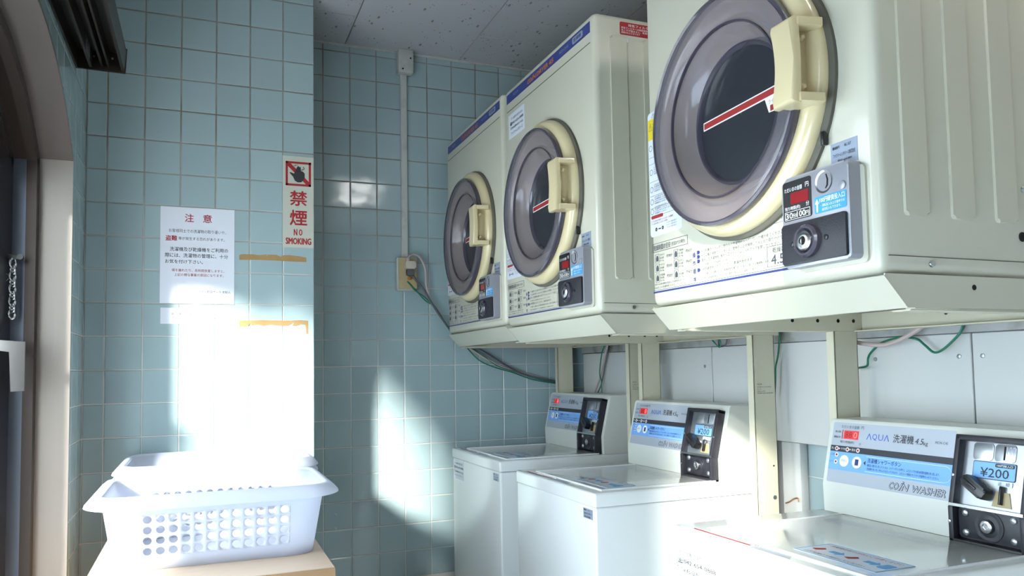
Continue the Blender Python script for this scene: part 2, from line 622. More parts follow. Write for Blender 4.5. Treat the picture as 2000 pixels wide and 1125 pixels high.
# left wall with the arched window and, behind the camera, the doorway the low sun comes through
DY0, DY1, DTOP = -0.64, -0.19, 1.17
wl = Shape()
wl.box(WY1 + 0.007, YP + 0.004, 0, H + ZC + 0.02, XL - 0.15, XL - 0.0018)
FY0, FY1, FZ0, FZ1 = 0.0, 1.10, -0.86, 0.10          # added unseen milky window, throws fill light on the washing machine fronts
wl.box(DY1, FY0, 0, H + ZC + 0.02, XL - 0.15, XL - 0.0018)
wl.box(FY0, FY1, 0, H + FZ0, XL - 0.15, XL - 0.0018)
wl.box(FY0, FY1, H + FZ1, H + ZC + 0.02, XL - 0.15, XL - 0.0018)
wl.box(FY1, WY0 - 0.007, 0, H + ZC + 0.02, XL - 0.15, XL - 0.0018)
wl.box(YREAR, DY0, 0, H + ZC + 0.02, XL - 0.15, XL - 0.0018)
wl.box(DY0, DY1, H + DTOP, H + ZC + 0.02, XL - 0.15, XL - 0.0018)
wl.box(WY0 - 0.007, WY1 + 0.007, 0, H + WSILL - 0.008, XL - 0.15, XL - 0.0018)
N = 28
head = [(WY0 - 0.007 + (WY1 - WY0 + 0.014) * i / N, H + 0.007 + arch(WY0 - 0.007 + (WY1 - WY0 + 0.014) * i / N)) for i in range(N + 1)]
wl.prism(head + [(WY1 + 0.007, H + ZC + 0.02), (WY0 - 0.007, H + ZC + 0.02)], XL - 0.15, XL - 0.0018)
wall_left = struct(obj('wall_left', wl, 'grout', None, MXP))

# rear wall behind the camera: an added small mullioned window for fill light
wr = Shape()
RX0, RX1, RZ0, RZ1 = 0.35, 0.85, 1.4, 1.75
wr.box(XL - 0.15, XR + 0.1, 0, RZ0, 0, 0.12)
wr.box(XL - 0.15, XR + 0.1, RZ1, H + ZC + 0.02, 0, 0.12)
wr.box(XL - 0.15, RX0, RZ0, RZ1, 0, 0.12)
wr.box(RX1, XR + 0.1, RZ0, RZ1, 0, 0.12)
wall_rear = struct(obj('wall_rear', wr, 'plaster', None, Matrix.Translation((0, YREAR, 0)) @ MY))
rw = Shape()
rw.box(RX0, RX1, RZ0, RZ0 + 0.05, 0.03, 0.08).box(RX0, RX1, RZ1 - 0.05, RZ1, 0.03, 0.08)
rw.box(RX0, RX0 + 0.05, RZ0, RZ1, 0.031, 0.079).box(RX1 - 0.05, RX1, RZ0, RZ1, 0.031, 0.079).box(0.57, 0.63, RZ0, RZ1, 0.031, 0.079)
added_rear_window = struct(obj('added_rear_window', rw, 'bronze', None, Matrix.Translation((0, YREAR, 0)) @ MY))
for x0, x1 in ((RX0 + 0.05, 0.57), (0.63, RX1 - 0.05)):
    obj('pane', Shape().box(x0, x1, RZ0 + 0.05, RZ1 - 0.05, 0.053, 0.057), 'pane', added_rear_window, Matrix.Translation((0, YREAR, 0)) @ MY)

fw = Shape()
fw.box(FY0, FY1, H + FZ0, H + FZ0 + 0.03, XL - 0.10, XL - 0.05).box(FY0, FY1, H + FZ1 - 0.03, H + FZ1, XL - 0.10, XL - 0.05)
fw.box(FY0, FY0 + 0.03, H + FZ0, H + FZ1, XL - 0.099, XL - 0.051).box(FY1 - 0.03, FY1, H + FZ0, H + FZ1, XL - 0.099, XL - 0.051)
added_fill_window = struct(obj('added_fill_window', fw, 'bronze', None, MXP))
obj('pane', Shape().box(FY0 + 0.03, FY1 - 0.03, H + FZ0 + 0.03, H + FZ1 - 0.03, XL - 0.078, XL - 0.074), 'fillpane', added_fill_window, MXP)

dr = Shape()  # unseen door added in the doorway; its tinted glass dims the sun beam
dr.box(DY0, DY1, 0.01, 0.08, XL - 0.10, XL - 0.06).box(DY0, DY1, H + DTOP - 0.02, H + DTOP, XL - 0.10, XL - 0.06)
dr.box(DY0, DY0 + 0.02, 0.01, H + DTOP, XL - 0.099, XL - 0.061).box(DY1 - 0.02, DY1, 0.01, H + DTOP, XL - 0.099, XL - 0.061)
added_glass_door = struct(obj('added_glass_door', dr, 'bronze', None, MXP))
obj('pane', Shape().box(DY0 + 0.02, DY1 - 0.02, 0.08, H + DTOP - 0.02, XL - 0.082, XL - 0.077), 'dimpane', added_glass_door, MXP)

# ground outside
struct(obj('ground', Shape().box(-14, XL - 0.15, -14, 14, -0.25, -0.06), 'ground', None, ID))

# ------------------------------------------------------------------ wall tiles, one by one
TILE_MESH = {}
TP, GAP, TT = 0.1016, 0.0036, 0.006


def tile_mesh(w, h, M, key):
    k = (round(w, 4), round(h, 4), key)
    if k not in TILE_MESH:
        e = 0.0016
        s = Shape()
        a, b = w / 2, h / 2
        vs = [(x, y, -TT) for x, y in ((-a, -b), (a, -b), (a, b), (-a, b))]
        vs += [(x, y, -e * 0.5) for x, y in ((-a, -b), (a, -b), (a, b), (-a, b))]
        vs += [(x, y, 0) for x, y in ((-a + e, -b + e), (a - e, -b + e), (a - e, b - e), (-a + e, b - e))]
        fs = [(8, 9, 10, 11)] + [(i, (i + 1) % 4, 4 + (i + 1) % 4, 4 + i) for i in range(4)] + [(4 + i, 4 + (i + 1) % 4, 8 + (i + 1) % 4, 8 + i) for i in range(4)]
        s._new(vs, fs)
        s.bm.transform(M)
        me = bpy.data.meshes.new('tile')
        s.bm.to_mesh(me)
        s.bm.free()
        me.materials.append(MT['tile'])
        TILE_MESH[k] = me
    return TILE_MESH[k]


def tile(parent, loc, w, h, M, key):
    o = bpy.data.objects.new('tile', tile_mesh(w, h, M, key))
    COL.objects.link(o)
    o.parent = parent
    j = lambda: random.uniform(-0.0035, 0.0035)
    o.rotation_euler = (j(), j(), j() * 0.4)
    o.location = loc
    return o


def cells(lo, hi, origin, pitch):
    """joint-to-joint spans between lo and hi on a grid through origin"""
    k = math.ceil((lo - origin) / pitch + 1e-6)
    e = [lo]
    while origin + k * pitch < hi - 1e-6:
        if origin + k * pitch - e[-1] > 0.008:
            e.append(origin + k * pitch)
        k += 1
    if hi - e[-1] < 0.008:
        e[-1] = hi
    else:
        e.append(hi)
    return list(zip(e[:-1], e[1:]))


for x0, x1 in cells(XP, XR, 0.4201, TP):
    for z0, z1 in cells(-0.779, ZC, 1.2208, 0.1):
        if x1 - x0 > 0.012 and z1 - z0 > 0.012:
            tile(wall_back, ((x0 + x1) / 2, YB, H + (z0 + z1) / 2), x1 - x0 - GAP, z1 - z0 - GAP, MY, 'Y')
for x0, x1 in cells(XL, XP, -0.2645, TP):
    for z0, z1 in cells(-0.582, ZC, 1.1177, 0.1):
        tile(wall_partition, ((x0 + x1) / 2, YP, H + (z0 + z1) / 2), x1 - x0 - (GAP if x1 < XP else GAP / 2), z1 - z0 - GAP, MY, 'Y')
for y0, y1 in cells(1.27, 1.80, 1.53, TP):
    for z0, z1 in cells(-0.56, -0.18, -0.2965, 0.1):
        tile(wall_right, (XR, (y0 + y1) / 2, H + (z0 + z1) / 2), y1 - y0 - GAP, z1 - z0 - GAP, MX, 'X')
for y0, y1 in cells(1.45, YP, 2.465, TP):
    for z0, z1 in cells(-0.582, ZC, 1.1177, 0.1):
        if y0 >= WY1 + 0.004 or (z0 > max(arch(min(y0, WY1)), arch(min(y1, WY1))) and z0 > 0.57):
            tile(wall_left, (XL, (y0 + y1) / 2, H + (z0 + z1) / 2), y1 - y0 - GAP, z1 - z0 - GAP, MXP, 'L')
            continue
        # cut along the curve of the window head
        ya, yb = y0 + GAP / 2, y1 - GAP / 2
        pts = []
        for i in range(9):
            y = ya + (yb - ya) * i / 8
            zb = (arch(y) + 0.006) if y < WY1 + 0.006 else z0
            pts.append((y, max(z0 + GAP / 2, zb)))
        if y1 > WY1 and y0 < WY1 and z0 < WSPR:
            pts = [(max(y, WY1 + 0.008), z0 + GAP / 2) for y, z in pts]
            pts = [pts[0], pts[-1]]
        top = z1 - GAP / 2
        pts = [(y, min(z, top)) for y, z in pts]
        if top - min(z for _, z in pts) < 0.006 or pts[-1][0] - pts[0][0] < 0.006:
            continue
        while len(pts) > 2 and top - pts[0][1] < 1e-4 and top - pts[1][1] < 1e-4:
            pts.pop(0)
        while len(pts) > 2 and top - pts[-1][1] < 1e-4 and top - pts[-2][1] < 1e-4:
            pts.pop()
        poly = pts + [(pts[-1][0], top + 1e-5), (pts[0][0], top + 1e-5)]
        obj('tile', Shape().prism([(y, H + z) for y, z in poly], XL - TT, XL), 'tile', wall_left, MXP)

# ------------------------------------------------------------------ ceiling boards in running bond
xs = [XL, 0.048, 0.503, 0.960, 1.415, XR]
for i in range(5):
    first = 2.665 if i in (1, 3) else 2.215
    edges = [YB, first, first - 0.91, first - 1.82]
    if i == 4:
        edges = [YB, 2.665, 1.755, 0.845]
    for y1, y0 in zip(edges[:-1], edges[1:]):
        x0, x1 = xs[i], xs[i + 1]
        if x0 < XP and y1 > YP:
            y1 = YP if x1 <= XP else y1
        g = 0.0016
        b = Shape().box(x0 + g, x1 - g, y0 + g, y1 - g, H + ZC, H + ZC + 0.012, 0.0012, 1)
        obj('ceiling_board', b, 'ceil', ceiling, ID)
obj('cornice_seal', Shape().box(XP, XR, YB - 0.008, YB - 0.001, H + ZC - 0.007, H + ZC), 'pvc', ceiling, ID)

# ------------------------------------------------------------------ white panels along the right wall and their grey cap rail
trim_1 = struct(obj('trim_1', Shape().box(1.455, XR + 0.004, 0.2, YB - 0.06, H + 0.060, H + 0.150, 0.003), 'concrete', None, ID))
pan_root = struct(obj('trim_2', Shape().box(1.475, XR + 0.004, 0.25, YB - 0.066, H - 0.200, H + 0.060), 'concrete', None, ID))
for y1, y0 in ((2.848, 1.985), (1.982, 1.118), (1.115, 0.25)):
    obj('panel', Shape().box(1.460, 1.475, y0, y1, H - 0.206, H + 0.059, 0.0015, 1), 'panelw', pan_root, ID)
for y, z in ((1.145, 0.012), (1.093, 0.012), (1.36, 0.01), (2.02, 0.0)):
    obj('screw', Shape().disc(0, 0, 0, 0.002, 0.005, 10, 0.001), 'screw', pan_root, Matrix.Translation((1.460, y, H + z)) @ MX)
pc = thing('pipe_cover', 'narrow white vertical pipe cover below the wall panels', 'pipe cover', (1.47, 1.70, 0))
obj('cover', Shape().box(0, 0.027, -0.07, 0.0, 0.02, H - 0.207, 0.004), 'panelw', pc, ID)
obj('side_flange', Shape().box(0.008, 0.027, 0.002, 0.035, 0.02, H - 0.207, 0.001), 'alum', pc, ID)
obj('cable_tail', Shape().tube(curve_pts([(-0.003, -0.012, H - 0.372), (-0.004, -0.028, H - 0.366), (-0.004, -0.045, H - 0.356), (-0.004, -0.06, H - 0.352), (-0.004, -0.063, H - 0.362)]), 0.0016, 6), 'copper', pc, ID)

# ------------------------------------------------------------------ arched window with stainless reveal
def path(off, n=26):
    """window outline grown outward by off: far jamb, arched head, near jamb"""
    a, a2 = math.asin((WY1 - AY) / AR), math.asin((AY - WY0) / AR)
    p = [(WY1 + off, WSILL), (WY1 + off, arch(WY1) + off * 0.3)]
    hd = []
    for i in range(n + 1):
        t = a - (a + a2) * i / n
        hd.append((AY + (AR + off) * math.sin(t), AZ + (AR + off) * math.cos(t)))
    return p, hd, [(WY0 - off, arch(WY0) + off * 0.3), (WY0 - off, WSILL)]


def ring_strip(o0, o1, x0, x1, which, keep=lambda y: True):
    """band between two offsets of the outline, from depth x0 to x1"""
    i, o = path(o0), path(o1)
    pairs = [(q, w) for q, w in zip(i[which], o[which]) if keep(w[0])]
    inner, outer = [q for q, w in pairs], [w for q, w in pairs]
    s = Shape()
    vs, fs = [], []
    for q, w in zip(inner, outer):
        vs += [(q[0], H + q[1], x0), (w[0], H + w[1], x0), (w[0], H + w[1], x1), (q[0], H + q[1], x1)]
    for k in range(len(inner) - 1):
        for j in range(4):
            m = (j + 1) % 4
            fs.append((4 * k + j, 4 * k + m, 4 * k + 4 + m, 4 * k + 4 + j))
    fs.append((0, 3, 2, 1))
    e = 4 * (len(inner) - 1)
    fs.append((e, e + 1, e + 2, e + 3))
    s._new(vs, fs)
    bmesh.ops.recalc_face_normals(s.bm, faces=s.bm.faces[:])
    return s


window_1 = struct(obj('window_1', ring_strip(-0.034, 0.004, -0.409, -0.386, 1), 'bronze', None, MXP))
for w in (0, 2):
    obj('inner_frame', ring_strip(-0.034, 0.004, -0.409, -0.386, w), 'bronze', window_1, MXP)
    obj('reveal_jamb', ring_strip(0.0, 0.008, -0.386, -0.311, w), 'steel', window_1, MXP)
    obj('edge_seal', ring_strip(0.008, 0.013, -0.322, -0.3125, w), 'rubber', window_1, MXP)
    obj('track', ring_strip(-0.020, 0.004, -0.440, -0.409, w), 'skytint', window_1, MXP)
    obj('sash_stile', ring_strip(-0.16 if w == 0 else -0.05, 0.004, -0.470, -0.440, w), 'black', window_1, MXP)
obj('reveal_head', ring_strip(0.0, 0.008, -0.386, -0.311, 1), 'shadesteel', window_1, MXP)
obj('edge_seal', ring_strip(0.008, 0.013, -0.322, -0.3125, 1), 'rubber', window_1, MXP)
obj('track', ring_strip(-0.020, 0.004, -0.440, -0.409, 1), 'bronze', window_1, MXP)
obj('sash_head', ring_strip(-0.050, 0.004, -0.470, -0.440, 1), 'black', window_1, MXP)
obj('sun_trim_rail', ring_strip(-0.15, -0.045, -0.468, -0.442, 1, lambda y: y > 1.70), 'black', window_1, MXP)  # rail added to lower the top of the sun patch
obj('sill', Shape().box(WY0, WY1, H + WSILL - 0.01, H + WSILL + 0.004, XL - 0.15, XL + 0.012, 0.002), 'steel', window_1, MXP)
gp = [(WY0 + 0.05, H + WSILL), (WY1 - 0.15, H + WSILL)] + [(y, H + z) for y, z in path(-0.05)[1]]
obj('pane', Shape().prism(gp, -0.458, -0.454), 'frost', window_1, MXP)

# lever handle and keeper chain on the far stile
lv = obj('lever_handle', Shape().prism([(-0.034, 0.0), (0.040, -0.006), (0.040, -0.122), (0.012, -0.123), (0.010, -0.028), (-0.034, -0.026)], 0, 0.012, 0.002), 'zinc', window_1,
         Matrix.Translation((-0.424, 2.12, H + 0.090)) @ Matrix.Rotation(math.radians(6), 4, 'Z') @ MY)
obj('handle_rose', Shape().rrect(-0.050, -0.034, -0.045, 0.022, 0, 0.02, 0.006), 'copper', lv, Matrix.Translation((-0.424, 2.125, H + 0.090)) @ MY)
ch = obj('chain_bracket', Shape().box(-0.020, 0.012, -0.006, 0.006, -0.004, 0.006, 0.002).disc(0.012, 0, -0.004, 0.010, 0.007, 12), 'zinc', window_1, Matrix.Translation((-0.424, 2.20, H + 0.295)) @ MY)
link = Shape()
for i in range(9):
    z = -0.016 - i * 0.0155
    o = 0.006 * (i % 2)
    ring = []
    for k in range(13):
        t = 2 * math.pi * k / 12
        tilt = 0.75 if i % 2 else -0.75
        q = (0.0075 * math.cos(t), 0.012 * math.sin(t), 0)
        ring.append((q[0] * math.cos(tilt) - 0.004, z + q[1], q[0] * math.sin(tilt) + 0.003))
    link.tube(ring, 0.0026, 6, False)
lk = obj('chain', link, 'chrome', ch, Matrix.Translation((-0.424, 2.20, H + 0.295)) @ MY)
lk['kind'] = 'stuff'
obj('hook_wire', Shape().tube(curve_pts([(-0.020, 0.0, 0.004), (-0.022, -0.035, 0.004), (-0.010, -0.050, 0.006), (-0.022, -0.066, 0.004), (-0.022, -0.095, 0.004)]), 0.002, 6), 'chrome', ch, Matrix.Translation((-0.424, 2.20, H + 0.295)) @ MY)

# ------------------------------------------------------------------ dark shutter rail over the window
rl = thing('shutter_rail', 'dark bronze aluminium shutter rail fixed high over the arched window', 'rail', (XL, 2.335, H + 0.834))
M0 = Matrix.Rotation(math.radians(90), 4, 'X')      # (a, b, c) -> (a, -c, b): drawn in section, pulled towards the camera
sec = [(0.001, 0.0), (0.006, 0.0), (0.006, 0.052), (0.034, 0.052), (0.034, 0.004), (0.041, 0.004), (0.041, 0.052), (0.062, 0.052), (0.062, 0.010), (0.068, 0.010),
       (0.068, 0.052), (0.078, 0.052), (0.078, 0.010), (0.083, 0.010), (0.083, 0.052), (0.112, 0.052), (0.112, 0.003), (0.120, 0.003), (0.124, 0.062), (0.001, 0.066)]
obj('channel', Shape().prism(sec, 0.004, 1.25), 'bronze', rl, M0)
obj('end_cap', Shape().prism([(0.001, 0.0), (0.122, -0.001), (0.126, 0.068), (0.001, 0.072)], -0.004, 0.0038, 0.001), 'bronze', rl, M0)
pz = Shape()
for i in range(26):
    t = i / 25
    r0 = random.uniform(0.0, 0.004)
    pz.box(0.0405, 0.0416, 0.006 + r0, 0.030 + random.uniform(0, 0.018), 0.055 + 0.075 * t, 0.0575 + 0.075 * t)
sp = obj('bare_scrape', pz, 'alum', rl, M0)
sp['label'] = 'bare scraped metal patch on the rail'
sp['kind'] = 'stuff'
for a in (0.045, 0.090):
    obj('rivet', Shape().disc(a, 0.035, -0.006, -0.004, 0.003, 8), 'screw', rl, M0 @ Matrix.Rotation(math.pi, 4, 'Y') @ Matrix.Translation((-2 * a, 0, 0)))

# ------------------------------------------------------------------ square ceiling lamp near the camera, mirrored in the back wall tiles
lm = thing('ceiling_lamp', 'square white ceiling lamp above the nearest tumble dryer', 'lamp', (0.975, 0.68, H + ZC - 0.05))
obj('housing', Shape().rrect(-0.12, 0.12, -0.12, 0.12, 0.012, 0.05, 0.03, bev=0.004), 'pvc', lm, ID)
obj('diffuser', Shape().rrect(-0.105, 0.105, -0.105, 0.105, 0.0, 0.012, 0.03), 'lamp', lm, ID)


# ------------------------------------------------------------------ runs of the loose cables (x, y, height from the lens)
CAB_PINK = [(0.7313, 2.875, 0.4215), (0.7326, 2.875, 0.4307), (0.7396, 2.875, 0.4424), (0.7586, 2.885, 0.4496), (0.7819, 2.885, 0.4386), (0.7992, 2.885, 0.407), (0.806, 2.885, 0.375), (0.8067, 2.885, 0.3336), (0.8157, 2.885, 0.2902), (0.8366, 2.885, 0.2515), (0.9142, 2.895, 0.143), (0.958, 2.895, 0.1028), (1.0214, 2.895, 0.062), (1.1075, 2.895, 0.0163), (1.2067, 2.895, -0.014), (1.297, 2.895, -0.0385), (1.3705, 2.895, -0.0568)]
CAB_GREY = [(0.7403, 2.88, 0.3724), (0.7518, 2.88, 0.3659), (0.7679, 2.88, 0.3458), (0.7911, 2.88, 0.3189), (0.8096, 2.88, 0.2896), (0.8281, 2.88, 0.2578), (0.9045, 2.89, 0.1568), (0.9565, 2.89, 0.1187), (1.0093, 2.89, 0.0903), (1.0778, 2.89, 0.0513), (1.1494, 2.89, 0.0075), (1.2269, 2.89, -0.0247), (1.3682, 2.89, -0.0546)]
CAB_GREEN = [(0.7307, 2.88, 0.3425), (0.7445, 2.88, 0.3269), (0.7629, 2.88, 0.3069), (0.7908, 2.88, 0.2892), (0.8118, 2.88, 0.2713), (0.8351, 2.88, 0.2465), (0.9168, 2.89, 0.1368), (0.9626, 2.89, 0.0966), (1.0193, 2.89, 0.0397), (1.0836, 2.89, 0.0105), (1.1601, 2.89, -0.0112), (1.2492, 2.89, -0.0417), (1.368, 2.89, -0.063)]
CAB_GREEN2 = [(0.7343, 2.885, 0.3431), (0.7505, 2.885, 0.3287), (0.7712, 2.885, 0.303), (0.7967, 2.885, 0.276), (0.8178, 2.885, 0.2604), (0.8437, 2.885, 0.2458), (0.9259, 2.893, 0.1229), (0.9847, 2.893, 0.0905), (1.042, 2.893, 0.0517), (1.1066, 2.893, 0.0122), (1.1836, 2.893, -0.0115), (1.2732, 2.893, -0.0401), (1.3695, 2.893, -0.0588)]
CAB_D1 = [(1.435, 2.6055, 0.1186), (1.435, 2.6161, 0.0894), (1.435, 2.639, 0.0604), (1.435, 2.6571, 0.01), (1.435, 2.6619, -0.0259), (1.435, 2.6507, -0.0527), (1.435, 2.6503, -0.1093), (1.435, 2.656, -0.163)]
CAB_D2 = [(1.44, 2.5934, 0.118), (1.44, 2.6038, 0.0889), (1.44, 2.6374, 0.0275), (1.44, 2.6718, -0.038), (1.44, 2.7262, -0.1053), (1.44, 2.7613, -0.1523)]
CAB_D3 = [(1.447, 2.6037, 0.1037), (1.447, 2.6179, 0.0598), (1.447, 2.6454, 0.0007), (1.447, 2.6733, -0.0622), (1.447, 2.7137, -0.1082), (1.447, 2.7417, -0.1518)]
CAB_A1 = [(1.435, 1.9612, 0.1109), (1.435, 1.9474, 0.0822), (1.435, 1.9233, 0.0628), (1.435, 1.9088, 0.0562), (1.435, 1.9043, 0.0682), (1.435, 1.9098, 0.0837), (1.435, 1.911, 0.1082)]
CAB_A2 = [(1.443, 1.8827, 0.1067), (1.443, 1.8855, 0.0811), (1.443, 1.8922, 0.0632), (1.443, 1.9095, 0.0583), (1.443, 1.9241, 0.0628), (1.443, 1.927, 0.0829), (1.443, 1.9266, 0.1091)]
CAB_B = [(1.442, 1.6527, 0.1054), (1.442, 1.6565, 0.0863), (1.442, 1.6613, 0.0563), (1.442, 1.6676, 0.0262), (1.442, 1.6784, -0.004), (1.442, 1.6814, -0.0372), (1.442, 1.6865, -0.0815)]
CAB_C1 = [(1.44, 1.4081, -0.0114), (1.44, 1.3908, -0.0097), (1.44, 1.367, -0.0051), (1.44, 1.3628, 0.012), (1.44, 1.3539, 0.025), (1.44, 1.3252, 0.045), (1.44, 1.284, 0.0557), (1.44, 1.2481, 0.0551), (1.44, 1.2251, 0.0499), (1.44, 1.2088, 0.0371), (1.44, 1.1874, 0.0214), (1.44, 1.1654, 0.0272), (1.44, 1.1352, 0.0497), (1.44, 1.1215, 0.0654), (1.44, 1.1182, 0.0791), (1.44, 1.1172, 0.0976)]
CAB_C2 = [(1.43, 1.3982, 0.0545), (1.43, 1.3797, 0.0492), (1.43, 1.3549, 0.0448), (1.43, 1.3068, 0.0413), (1.43, 1.2633, 0.0508), (1.43, 1.2272, 0.066), (1.43, 1.2037, 0.0782), (1.43, 1.1806, 0.0949)]
CAB_C3 = [(1.444, 1.1303, 0.0565), (1.444, 1.1234, 0.0655), (1.444, 1.1163, 0.0779), (1.444, 1.1132, 0.0974)]


# ================================================================== THINGS ON THE WALLS
def wall_sheet(name, label, cat, x0, x1, z0, z1, t, m, y=YP, r=0.0):
    """flat thing on the partition or back wall; its own panel coordinates start at its lower left corner"""
    root = thing(name, label, cat, (x0, y, H + z0))
    s = Shape()
    if r:
        s.rrect(0, x1 - x0, 0, z1 - z0, 0.0003, t, r)
    else:
        s.box(0, x1 - x0, 0, z1 - z0, 0.0003, t)
    obj('sheet', s, m, root, MY)
    return root


# notice (A4) and the slip below it
nt = wall_sheet('notice', 'white laminated notice with red heading on the tiled wall', 'notice', -0.117, 0.096, 0.218, 0.516, 0.0016, 'paper')
X0, Z0, c = -0.117, 0.218, 0.0020


def T(s, txt, x0, x1, z0, z1, bold=0.0):
    s.text(txt, x0 - X0, x1 - X0, z0 - Z0, z1 - Z0, c, bold)


s = Shape()
T(s, '注', -0.048, -0.023, 0.471, 0.496, 0.012)
T(s, '意', 0.004, 0.029, 0.471, 0.496, 0.012)
T(s, '盗難', -0.102, -0.070, 0.411, 0.427, 0.022)
obj('heading', s, 'signred', nt, MY)
s = Shape()
T(s, 'お客様同士での洗濯物の取り違いや、', -0.093, 0.071, 0.437, 0.448)
T(s, '等が発生する恐れがあります。', -0.066, 0.067, 0.414, 0.424)
obj('fine_print', s, 'grey_ink', nt, MY)
s = Shape()
T(s, '洗濯機及び乾燥機をご利用の', -0.090, 0.077, 0.379, 0.392, 0.006)
T(s, '際には、洗濯物の管理に、十分', -0.103, 0.077, 0.360, 0.373, 0.006)
T(s, 'お気を付け下さい。', -0.103, 0.004, 0.341, 0.353, 0.006)
T(s, 'ホテル町田ヴィラ 支配人', -0.008, 0.085, 0.251, 0.259)
obj('body_text', s, 'ink', nt, MY)
s = Shape()
T(s, '場を離れたり、長時間放置しますと、', -0.084, 0.067, 0.316, 0.325)
T(s, '上記の様な事案の原因になります。', -0.077, 0.064, 0.302, 0.311)
obj('red_text', s, 'redink', nt, MY)

sl = wall_sheet('paper_slip', 'small white paper slip with two red lines below the notice', 'paper', -0.1145, 0.1005, 0.1555, 0.2048, 0.0013, 'paper')
X0, Z0, c = -0.1145, 0.1555, 0.0017
s = Shape()
T(s, '尚、盗難やお客様同士のトラブル等に関しまし', -0.083, 0.068, 0.182, 0.190)
T(s, 'ては、当ホテルでは一切責任を負い兼ねます。', -0.083, 0.068, 0.169, 0.177)
obj('red_text', s, 'redink', sl, MY)

# no smoking sign
ns = wall_sheet('no_smoking_sign', 'ivory no smoking sign with red lettering on the tiled wall', 'sign', 0.2415, 0.3395, 0.4045, 0.7045, 0.003, 'signplate')
X0, Z0, c = 0.2415, 0.4045, 0.0034
s = Shape()
T(s, '禁', 0.265, 0.318, 0.543, 0.590, 0.022)
T(s, '煙', 0.265, 0.318, 0.478, 0.527, 0.022)
T(s, 'N', 0.277, 0.287, 0.445, 0.465, 0.04)
T(s, 'O', 0.293, 0.303, 0.445, 0.465, 0.04)
T(s, 'SMOKING', 0.252, 0.331, 0.416, 0.436, 0.045)
obj('lettering', s, 'signred', ns, MY)
s = Shape()
q0, q1, w0, w1 = 0.251 - X0, 0.331 - X0, 0.607 - Z0, 0.687 - Z0
for b in ((q0, q1, w0, w0 + 0.007), (q0, q1, w1 - 0.007, w1), (q0, q0 + 0.007, w0, w1), (q1 - 0.007, q1, w0, w1)):
    s.box(b[0], b[1], b[2], b[3], 0.003, 0.0034)
s.prism([(q0 + 0.007, w1 - 0.007), (q0 + 0.016, w1 - 0.007), (q1 - 0.007, w0 + 0.016), (q1 - 0.007, w0 + 0.007), (q1 - 0.016, w0 + 0.007), (q0 + 0.007, w1 - 0.016)], 0.003, 0.0033)
obj('prohibition_frame', s, 'signred', ns, MY)
s = Shape()
hand = [(0.012, 0.042), (0.016, 0.044), (0.026, 0.040), (0.030, 0.046), (0.034, 0.058), (0.037, 0.064), (0.041, 0.066), (0.043, 0.062), (0.047, 0.064), (0.048, 0.050), (0.052, 0.049),
        (0.056, 0.047), (0.060, 0.042), (0.060, 0.030), (0.056, 0.020), (0.049, 0.013), (0.038, 0.012), (0.029, 0.017), (0.023, 0.030)]
s.prism([(q0 + x, w0 + y) for x, y in hand], 0.003, 0.0037)
for x, y, r in ((0.028, 0.066, 0.0015), (0.032, 0.068, 0.0018), (0.037, 0.069, 0.0014), (0.056, 0.063, 0.0016)):
    s.disc(q0 + x, w0 + y, 0.003, 0.0036, r, 8)
s.tube([(q0 + 0.050, w0 + 0.052, 0.0035), (q0 + 0.054, w0 + 0.056, 0.0035), (q0 + 0.057, w0 + 0.055, 0.0035), (q0 + 0.058, w0 + 0.061, 0.0035)], 0.0012, 5)
hs = obj('hand_emblem', s, 'ink', ns, MY)
hs['label'] = 'black hand holding a cigarette'

# remains of brown tape
def tape(name, label, pts):
    return tag(obj(name, Shape().prism(pts, 0.0004, 0.0009), 'tape', None, Matrix.Translation((0, YP, H)) @ MY), label, 'tape', 'old tape strips beside the notice')


random.seed(3)
up = [(0.110, 0.373)] + [(0.117 + 0.0095 * i, 0.377 + random.uniform(-0.001, 0.002) - 0.0005 * max(0, i - 14)) for i in range(8)] + [(0.192, 0.379), (0.194, 0.374), (0.196, 0.379), (0.225, 0.379), (0.235, 0.373), (0.246, 0.379), (0.262, 0.380), (0.290, 0.378), (0.316, 0.374)]
tape('tape_strip', 'old brown tape strip under the no smoking sign', up + [(0.316, 0.359), (0.24, 0.360), (0.235, 0.3605), (0.170, 0.361), (0.111, 0.359)])
lo = [(0.112, 0.144), (0.118, 0.150), (0.127, 0.147), (0.136, 0.150), (0.143, 0.156), (0.146, 0.159), (0.148, 0.152), (0.165, 0.155), (0.185, 0.151), (0.205, 0.155), (0.222, 0.153), (0.246, 0.151),
      (0.262, 0.153), (0.279, 0.165), (0.272, 0.152), (0.283, 0.151), (0.300, 0.157), (0.313, 0.155), (0.315, 0.140), (0.316, 0.126), (0.322, 0.125), (0.3215, 0.168)]
tape('tape_strip', 'torn brown tape strip with a hanging end, the lower one', [(0.111, 0.167)] + lo + [(0.30, 0.170), (0.25, 0.168), (0.18, 0.169)])

# small stickers of dried glue low on the back wall
for z, w in ((-0.522, 'upper'), (-0.572, 'lower')):
    tag(obj('glue_dot', Shape().disc(0, 0, 0, 0.0012, 0.005, 12, 0.0006), 'pvc', None, Matrix.Translation((0.4625, YB, H + z)) @ MY), w + ' of two small glue dots on the back wall beside the baskets', 'glue dot', 'glue dots on the back wall')

